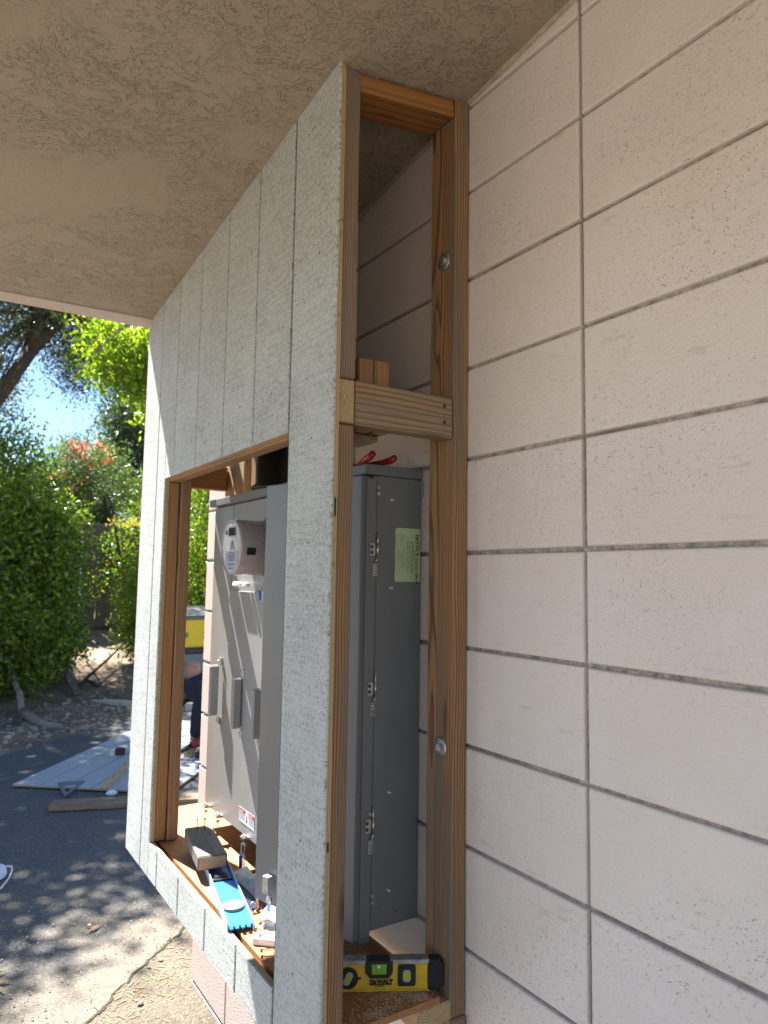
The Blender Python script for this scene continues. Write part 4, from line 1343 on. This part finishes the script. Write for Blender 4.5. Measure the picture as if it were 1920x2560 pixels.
T_ = frame((2.86, 16.9, 1.80), (1, 0, 0), (0, .7, .36)); MB().box((0, 0, 0), (.46, .6, .02), .003, T=T_).build('roof', plain('blue_roof', (.10, .28, .52), .5), shd)

# yellow tote and grey cart behind the wall end
ct = thing('yellow_tote', 'yellow plastic tote with a grey lid and green print, on the grey tool chest', 'storage tote', (2.0, 8.1, -.38))
MB().box((1.72, 7.9, -.35), (2.42, 8.35, .00), .02).build('tote_body', ORANGEP, ct)
MB().box((1.74, 7.885, -.03), (2.40, 7.902, -.005), .004).build('rim', ORANGEP, ct)
MB().box((1.70, 7.87, .002), (2.44, 8.38, .03), .008).build('lid', GREYP, ct)
g = MB(); T_ = frame((1.70, 7.87, .03), (.55, 0, .0), (0, .5, .1)); g.box((0, 0, 0), (.72, .5, .018), .004, T=T_); g.build('lid_flap', plain('grey_lid', (.12, .125, .13), .4), ct)
g = MB()
for k in range(3):
    g.box((2.03 + k * .04, 7.898, -.24), (2.055 + k * .04, 7.8995, -.20), 0); g.box((2.03 + k * .04, 7.898, -.185), (2.06 + k * .04, 7.8995, -.15), 0)
g.box((1.80, 7.898, -.22), (1.84, 7.8995, -.16), 0)
g.build('green_print', GREENP, ct)
cc = thing('tool_chest', 'dark grey tool chest standing on the driveway behind the kneeling person', 'tool chest', (2.0, 8.1, GZ))
MB().box((1.70, 7.88, -.415), (2.45, 8.38, -.352), .01).build('top_tray', BLACK, cc)
MB().box((1.73, 7.91, GZ), (2.42, 8.35, -.417), .01).build('chest', GREYP, cc)
MB().box((1.76, 7.900, -.62), (2.39, 7.9095, -.615), 0).build('drawer_seam', BLACK, cc)

# ================================================================== PERSON
def skin(name, J, E, mat, parent, levels=1, root=0):
    me = bpy.data.meshes.new(name); off = wloc(parent)
    me.from_pydata([tuple(Vector(j[0]) - off) for j in J], E, [])
    o = bpy.data.objects.new(name, me); COL.objects.link(o); o.parent = parent
    md = o.modifiers.new('skin', 'SKIN'); md.use_smooth_shade = True
    for i, j in enumerate(J):
        r = j[1]; me.skin_vertices[0].data[i].radius = (r, r) if not hasattr(r, '__len__') else r
        me.skin_vertices[0].data[i].use_root = (i == root)
    sb = o.modifiers.new('sub', 'SUBSURF'); sb.levels = levels; sb.render_levels = levels
    me.materials.append(mat)
    return o


SKIN_ = plain('skin', (.36, .20, .14), .5); NAVYC = plain('navy_cloth', (.010, .014, .030), .9, bump=.004, bs=60)
PANTS = plain('dark_trousers', (.022, .020, .022), .9, bump=.004, bs=60); GLOVE = plain('work_glove', (.36, .28, .15), .8); SHOE = plain('boot', (.12, .09, .06), .7)
pe = thing('person', 'bald person in a navy shirt kneeling and bent over work on the driveway', 'person', (1.35, 5.5, GZ))
J = [((1.52, 5.60, -.66), (.135, .15)), ((1.42, 5.57, -.54), (.14, .13)), ((1.27, 5.50, -.47), (.15, .14)), ((1.15, 5.46, -.42), (.12, .11)), ((1.125, 5.46, -.355), .058),
     ((1.105, 5.46, -.275), .080), ((1.098, 5.455, -.205), .062),
     # arms
     ((1.20, 5.36, -.42), .062), ((1.13, 5.30, -.62), .048), ((1.10, 5.33, -.84), .036), ((1.09, 5.34, -.90), .03),
     ((1.19, 5.66, -.42), .062), ((1.06, 5.72, -.62), .048), ((1.02, 5.62, -.84), .036), ((1.02, 5.60, -.90), .03),
     # legs, kneeling
     ((1.50, 5.48, -.72), .10), ((1.27, 5.42, -.93), .07), ((1.45, 5.44, -.97), .058), ((1.66, 5.46, -.98), .042),
     ((1.52, 5.72, -.72), .10), ((1.30, 5.76, -.93), .07), ((1.48, 5.77, -.97), .058), ((1.69, 5.78, -.98), .042)]
E_ = [(0, 1), (1, 2), (2, 3), (3, 4), (4, 5), (5, 6), (3, 7), (7, 8), (8, 9), (9, 10), (3, 11), (11, 12), (12, 13), (13, 14),
      (0, 15), (15, 16), (16, 17), (17, 18), (0, 19), (19, 20), (20, 21), (21, 22)]
body = skin('body', J, E_, SKIN_, pe, 2)
# shirt: slightly larger skin over torso and upper arms
J2 = [((1.50, 5.60, -.64), (.15, .165)), ((1.42, 5.57, -.53), (.165, .15)), ((1.27, 5.49, -.47), (.185, .175)), ((1.14, 5.43, -.44), (.15, .15)), ((1.115, 5.455, -.355), .075),
      ((1.16, 5.30, -.47), .085), ((1.11, 5.28, -.64), .066), ((1.12, 5.62, -.46), .085), ((1.04, 5.71, -.64), .066), ((1.10, 5.33, -.86), .05), ((1.02, 5.61, -.86), .05)]
skin('shirt', J2, [(0, 1), (1, 2), (2, 3), (3, 4), (3, 5), (5, 6), (3, 7), (7, 8), (6, 9), (8, 10)], NAVYC, pe, 2)
J3 = [((1.54, 5.60, -.68), (.15, .165)), ((1.50, 5.48, -.73), .115), ((1.26, 5.42, -.93), .088), ((1.45, 5.44, -.965), .07), ((1.62, 5.455, -.97), .058),
      ((1.52, 5.72, -.73), .115), ((1.29, 5.76, -.93), .088), ((1.48, 5.77, -.965), .07), ((1.65, 5.78, -.97), .058)]
skin('trousers', J3, [(0, 1), (1, 2), (2, 3), (3, 4), (0, 5), (5, 6), (6, 7), (7, 8)], PANTS, pe, 2)


def glove(c, d):
    c = Vector(c); d = Vector(d).normalized(); sdv = d.cross(Vector((0, 0, 1))).normalized(); upv = sdv.cross(d)
    m = MB()
    m.tube([c - d * .05, c, c + d * .045], [.030, .040, .034], 10)
    for k in range(4):
        b = c + d * .04 + sdv * (.022 * (k - 1.5) * .9)
        L = (.055, .065, .062, .05)[k]
        m.tube([b, b + d * L * .5 - upv * .006, b + d * L * .8 - upv * .03], [.011, .010, .009], 7)
    m.tube([c + sdv * .03, c + sdv * .055 + d * .03, c + sdv * .045 + d * .06], [.013, .012, .01], 7)
    return m


glove((1.085, 5.335, -.945), (-.5, -.3, -.45)).build('glove', GLOVE, pe)
glove((1.015, 5.59, -.945), (-.6, -.2, -.4)).build('glove', GLOVE, pe)
for (x, y) in ((1.68, 5.46), (1.71, 5.78)):
    m = MB(); m.tube([(x - .06, y, -.965), (x + .03, y, -.985), (x + .10, y, -.93), (x + .12, y, -.90)], [.045, .05, .045, .03], 10); m.build('boot', SHOE, pe)
m = MB()
hc = Vector((1.10, 5.45, -.235))
for s in (-1, 1):
    m.lathe([(.018, 0), (.022, .004), (.012, .012), (0, .012)], hc + Vector((-.01, s * .088, -.005)), (0, s, 0), 10)
m.tube([hc + Vector((-.085, 0, -.01)), hc + Vector((-.112, 0, -.035)), hc + Vector((-.088, 0, -.045))], [.012, .015, .008], 8)
m.build('ears_and_nose', SKIN_, pe)
m = MB()
for s in (-1, 1): m.lathe([(.010, 0), (.008, .004), (0, .006)], hc + Vector((-.083, s * .032, .0)), (-1, 0, 0), 8)
m.build('eyes', DARKM, pe)
dr = thing('power_drill', 'dark red cordless drill held low by the kneeling person', 'power drill', (1.08, 5.26, -.95))
m = MB(); m.tube([(1.20, 5.25, -.86), (1.12, 5.25, -.875), (1.05, 5.25, -.90)], [.040, .045, .032], 12); m.build('motor_housing', plain('drill_red', (.20, .015, .018), .5), dr)
m = MB(); m.tube([(1.05, 5.25, -.90), (1.0, 5.25, -.925), (.93, 5.25, -.96)], [.024, .02, .005], 10); m.build('chuck', BLACK, dr)
m = MB(); m.tube([(1.14, 5.25, -.89), (1.155, 5.25, -.96)], [.024, .022], 10); m.build('handle', BLACK, dr)
m = MB(); m.box((1.10, 5.21, -1.025), (1.21, 5.29, -.965), .01); m.build('battery', BLACK, dr)

# ================================================================== VEGETATION
def leaves(clumps, nl, size, seed, aspect=.45, cluster=14, spread=.12, up=.25, flat=False):
    """clumps: (cx,cy,cz,rx,ry,rz,weight). returns verts, faces (diamond leaves, folded)"""
    R = np.random.default_rng(seed)
    cl = np.array(clumps, float); wt = cl[:, 6] / cl[:, 6].sum()
    nc = max(1, nl // cluster)
    idx = R.choice(len(cl), nc, p=wt)
    d = R.normal(size=(nc, 3)); d /= np.linalg.norm(d, axis=1)[:, None]
    rad = R.random(nc) ** .33 * .75 + .3
    # twigs reach further on some sides: uneven outline
    rad *= 1 + .18 * np.sin(d[:, 0] * 5 + seed) * np.cos(d[:, 2] * 4 + seed * 2) + R.normal(size=nc) * .07
    cen = cl[idx, :3] + d * cl[idx, 3:6] * rad[:, None]
    ci = np.repeat(np.arange(nc), cluster); n = len(ci)
    c = cen[ci] + R.normal(size=(n, 3)) * spread
    a = d[ci] * .5 + R.normal(size=(n, 3)) * .8; a[:, 2] += up; a /= np.linalg.norm(a, axis=1)[:, None]
    b = np.cross(a, R.normal(size=(n, 3))); b /= np.linalg.norm(b, axis=1)[:, None]
    nrm = np.cross(a, b)
    L = size * R.uniform(.65, 1.25, n)[:, None]; W = L * aspect * .5
    p0 = c; p2 = c + a * L; m_ = c + a * L * .45
    p1 = m_ + b * W + nrm * W * .35; p3 = m_ - b * W + nrm * W * .35
    V = np.stack([p0, p1, p2, p3], 1).reshape(-1, 3)
    return V, cen


def leafmesh(name, V, mats, parent, **kw):
    off = np.array(wloc(parent)); V = V - off
    n = len(V) // 4
    me = bpy.data.meshes.new(name)
    me.vertices.add(len(V)); me.vertices.foreach_set('co', V.ravel().astype(np.float32))
    F = np.arange(n * 4).reshape(-1, 4)
    T3 = np.stack([F[:, 0], F[:, 1], F[:, 2], F[:, 0], F[:, 2], F[:, 3]], 1).reshape(-1)
    me.loops.add(len(T3)); me.loops.foreach_set('vertex_index', T3.astype(np.int32))
    me.polygons.add(n * 2); me.polygons.foreach_set('loop_start', np.arange(0, n * 6, 3, dtype=np.int32))
    me.update(calc_edges=True)
    me.materials.append(mats)
    o = bpy.data.objects.new(name, me); COL.objects.link(o); o.parent = parent
    return tag(o, **kw)


def plant(name, label, cat, base, clumps, nl, size, mat, seed, trunk=None, tmat=None, limbs=6, twig_r=.01, group=None, limb_from=None, **kw):
    t = thing(name, label, cat, base, group)
    V, cen = leaves(clumps, nl, size, seed, **kw)
    leafmesh('crown' if 'tree' in name else 'foliage', V, mat, t)
    if trunk:
        m = MB()
        for pts, rads in trunk: m.tube(pts, rads, 9)
        R = random.Random(seed); src = Vector(limb_from or trunk[0][0][-1])
        for k in range(limbs):
            e = Vector(cen[R.randrange(len(cen))]); mid = (src + e) / 2 + Vector((R.uniform(-.2, .2), R.uniform(-.2, .2), R.uniform(-.1, .3)))
            m.tube([src, mid, e], [twig_r * 2.2, twig_r * 1.3, twig_r * .4], 6)
        m.build('trunk', tmat or BARK, t)
    return t


# big hedge at the left
plant('hedge', 'tall dense dark green hedge beside the driveway', 'hedge', (-.3, 9.0, GZ),
      [(-.9, 9.2, .2, 1.0, 1.1, 1.25, 3), (-.15, 9.1, .35, .72, .9, 1.25, 4), (.30, 9.35, -.05, .52, .7, .85, 2.6), (-.2, 9.1, 1.55, .6, .8, .75, 2.4), (.42, 9.3, .75, .42, .6, .6, 1.6), (-1.5, 9.5, .9, 1.0, 1.2, 1.6, 2),
       (.42, 8.95, -.42, .36, .4, .26, .7), (.05, 8.5, -.35, .5, .5, .5, 1.2), (-.62, 8.4, -.1, .7, .6, .8, 1.8), (.12, 9.4, 1.0, .45, .6, .6, 1.4)],
      64000, .070, L_hedge, 1, [([(.056, 7.95, GZ), (.03, 8.1, -.8), (-.1, 8.5, -.4), (-.2, 9, .3)], [.04, .035, .03, .02]), ([(-.3, 8.9, GZ - .1), (-.35, 9.0, -.3), (-.3, 9.1, .9)], [.07, .06, .03])], BARKG, 10, spread=.085, cluster=12)
# shrub by the fence, right
plant('shrub', 'glossy bright green shrub in front of the fence beside the siding edge', 'shrub', (1.9, 10.2, -.7),
      [(1.78, 10.0, .10, .30, .5, .62, 2), (1.70, 9.7, -.40, .26, .3, .30, 1), (2.1, 10.3, .5, .45, .5, .7, 1.4)],
      9000, .055, L_shrub, 2, [([(1.75, 9.7, -.95), (1.8, 9.9, -.5), (1.85, 10, .1)], [.02, .02, .012])], BARK, 6, spread=.07)
plant('shrub', 'thin leafy shrub growing over the middle of the grey fence', 'shrub', (1.9, 12.0, -.5),
      [(1.85, 12.1, .85, .28, .3, .40, 1.2), (2.2, 12.2, .65, .35, .3, .5, 1.4), (1.65, 12.0, .25, .35, .3, .16, .7), (2.6, 12.2, 1.15, .35, .3, .4, .8), (1.98, 12.1, 1.2, .12, .2, .4, .5)],
      2600, .055, L_shrub, 12, [([(2.1, 12.2, -.55), (2.05, 12.1, .2), (1.9, 12.1, 1.0)], [.03, .025, .015])], BARK, 8, spread=.09)
# oleander with pink flowers beyond the fence
ol = plant('oleander', 'tall oleander bush with pink flowers beyond the fence', 'flowering bush', (2.0, 15.5, -.6),
           [(1.4, 15.4, 1.5, .9, .8, 1.4, 3), (2.3, 15.8, 1.9, .9, .8, 1.3, 3), (1.1, 15.2, 2.2, .5, .5, .8, 1), (3.1, 15.8, 1.4, .9, .8, 1.3, 2), (1.75, 15.5, 2.8, .6, .6, .7, 1.2)],
           26000, .11, L_olean, 3, [([(2, 15.5, -.6), (2, 15.5, .8), (1.9, 15.5, 1.8)], [.06, .05, .03])], BARKG, 12, spread=.16, aspect=.24, up=.6)
V, _ = leaves([(1.75, 15.1, 3.05, .55, .4, .30, 3), (1.1, 15.0, 2.35, .45, .4, .35, 2), (2.3, 15.2, 2.2, .8, .4, .9, 1.3), (2.9, 15.1, 1.7, .5, .3, .5, .6)], 330, .075, 33, cluster=9, spread=.06, aspect=.9)
leafmesh('flowers', V, L_pink, ol, kind='stuff')
plant('shrub', 'yellowish dry flowered shrub just beyond the fence', 'shrub', (2.5, 13.4, -.5),
      [(2.35, 13.3, 1.25, .33, .3, .28, 2)], 1300, .07, L_tan, 4, [([(2.4, 13.3, -.5), (2.38, 13.3, .8), (2.35, 13.3, 1.2)], [.02, .02, .01])], BARK, 5, spread=.08)
plant('cypress_tree', 'narrow dark conifer standing up behind the fence', 'tree', (2.0, 14.0, -.6),
      [(1.98, 13.9, 1.0, .26, .26, 1.0, 2), (1.98, 13.9, 1.9, .16, .16, .45, .5)], 5500, .06, L_dark, 5, [([(1.98, 13.9, -.6), (1.98, 13.9, 2.0)], [.05, .02])], BARK, 3, spread=.06, up=.7)
plant('shrub', 'leafy green bush massed behind the left part of the fence', 'shrub', (1.4, 13.8, -.5),
      [(1.2, 13.7, 1.0, .6, .5, 1.0, 2), (3.5, 14.3, 1.5, .8, .5, 1.2, 2)], 7000, .075, L_hedge, 6, [([(1.4, 13.8, -.5), (1.4, 13.8, .8)], [.05, .03])], BARK, 6, spread=.1)
# dark open olive-like tree, upper left
plant('olive_tree', 'dark leaning tree with a forked trunk and small grey green leaves', 'tree', (-.9, 12.2, -.8),
      [(.35, 12.2, 5.3, 1.1, 1.2, .75, 3), (1.1, 12.6, 4.85, .75, .9, .65, 2.0), (-.6, 12.2, 4.6, .9, 1.1, 1.0, 3), (1.75, 13, 5.1, .7, .9, .8, 2), (1.15, 12.4, 4.1, .35, .5, .4, .6), (.2, 11.6, 6.3, 1.6, 1.4, .9, 2.6), (-.2, 12.8, 3.7, .5, .6, .5, .9)],
      42000, .075, L_olive, 7,
      [([(-1.4, 12.3, -.9), (-1.0, 12.25, 1.2), (-.4, 12.2, 2.8), (.06, 12.15, 3.7), (.40, 12.1, 4.35)], [.17, .15, .13, .115, .10]),
       ([(.38, 12.1, 4.3), (.42, 12.1, 4.8), (.40, 12.1, 5.4), (.55, 12, 6.2)], [.13, .10, .08, .04]), ([(.38, 12.1, 4.3), (.72, 12.1, 4.75), (.95, 12.2, 5.4)], [.10, .07, .04])],
      BARK, 26, .018, limb_from=(.42, 12.1, 4.9), spread=.15, aspect=.35, cluster=16)
# bright leaved tree arching over from the right
plant('bright_leaved_tree', 'sunlit tree with large yellow green leaves arching in from behind the siding', 'tree', (2.45, 8.8, GZ),
      [(1.30, 8.0, 3.15, .50, .5, .38, 3), (1.65, 8.2, 3.5, .7, .6, .5, 3), (.90, 7.9, 3.05, .30, .35, .24, 1.2), (1.55, 8.3, 2.75, .33, .5, .30, 1.2), (2.3, 8.4, 3.4, .9, .8, .8, 2), (2.9, 8.6, 4.3, .9, 1.0, .6, 1.0), (.55, 7.5, 3.25, .22, .2, .14, .5), (.66, 7.55, 2.92, .22, .2, .12, .45), (.9, 7.5, 3.2, .25, .2, .2, .5)],
      10500, .095, L_bright, 8,
      [([(2.45, 8.8, GZ), (2.5, 8.7, .8), (2.35, 8.5, 2.2), (2.2, 8.4, 3.2), (1.8, 8.3, 4.2)], [.11, .09, .08, .06, .03]),
       ([(2.2, 8.4, 3.9), (1.35, 7.6, 3.75), (.792, 7.4, 3.367), (.595, 7.4, 3.127), (.448, 7.4, 2.93), (.33, 7.4, 2.76)], [.04, .026, .02, .016, .012, .006]), ([(.56, 7.4, 3.09), (.50, 7.4, 3.14), (.42, 7.4, 3.12), (.354, 7.4, 3.153)], [.010, .008, .007, .004]), ([(.56, 7.4, 3.08), (.61, 7.4, 2.97), (.664, 7.4, 2.854)], [.009, .007, .004])],
      BARKG, 16, .010, limb_from=(1.9, 8.3, 3.7), spread=.12, aspect=.42, cluster=12)
# dark tree mass at the centre behind
plant('dark_tree', 'large dark green tree rising far behind the oleander', 'tree', (4.6, 20, -.6),
      [(4.3, 20, 3.6, 1.2, 1.5, 2.0, 3), (4.9, 20.5, 5.2, 1.5, 1.5, 2.2, 3), (3.3, 19.8, 3.0, .9, 1, 1.0, 1.2), (6.5, 20.5, 4.0, 2, 1.5, 3.0, 3), (3.6, 19.5, 4.8, .6, .8, .7, .7), (8.5, 20.5, 4.0, 2, 1.5, 3.0, 2)],
      45000, .13, L_dark, 9, [([(4.6, 20, -.6), (4.6, 20, 2), (4.7, 20, 4)], [.25, .2, .1])], BARK, 14, .03, spread=.22)
# shrub seen through the opening
plant('shrub', 'sunlit leafy shrub seen through the window opening behind the yellow tote', 'shrub', (4.3, 12.2, -.6),
      [(4.0, 11.9, .6, .9, .8, 1.3, 3), (4.4, 12.2, 1.8, 1.1, .8, 1.0, 3), (3.6, 11.6, 2.4, .7, .7, .8, 1.5), (3.2, 11.4, .6, .6, .6, 1.1, 1.5)],
      26000, .075, L_shrub, 10, [([(4.2, 12.1, -.6), (4.2, 12.1, 1.0)], [.06, .03])], BARK, 8, spread=.10)
# tall tree over the driveway, mostly above the view: it throws the dappled shade
plant('shade_tree', 'high airy tree crown over the far end of the driveway', 'tree', (-2.3, 9.8, GZ),
      [(-1.55, 7.7, 5.6, 1.1, .9, .4, 2.2), (-.95, 9.9, 5.7, .8, 1.6, .35, 3.0), (-1.6, 9.3, 6.0, 1.3, 1.4, .5, 2.6), (-2.6, 7.5, 5.8, 1.0, 1.4, .5, 1.6)],
      24000, .12, L_olive, 11, [([(-2.3, 9.8, GZ), (-2.2, 9.6, 2.5), (-1.7, 9.2, 4.6), (-.9, 8.8, 5.6)], [.22, .18, .12, .06])], BARK, 22, .022, spread=.16, cluster=16)
# distant greenery closing the view low down
bgm = []
V, _ = leaves([(-6, 26, 1.5, 4, 2, 3.0, 2), (2, 30, 1.6, 6, 2, 2.6, 3), (12, 30, 3, 6, 2, 4.5, 3), (20, 24, 3, 5, 3, 4.5, 2), (-14, 20, 3, 5, 4, 4.5, 2)], 42000, .30, 77, spread=.4)
o = leafmesh('distant_trees', V, L_dark, None); tag(o, 'distant mass of dark green trees beyond the gardens', 'trees', kind='stuff')
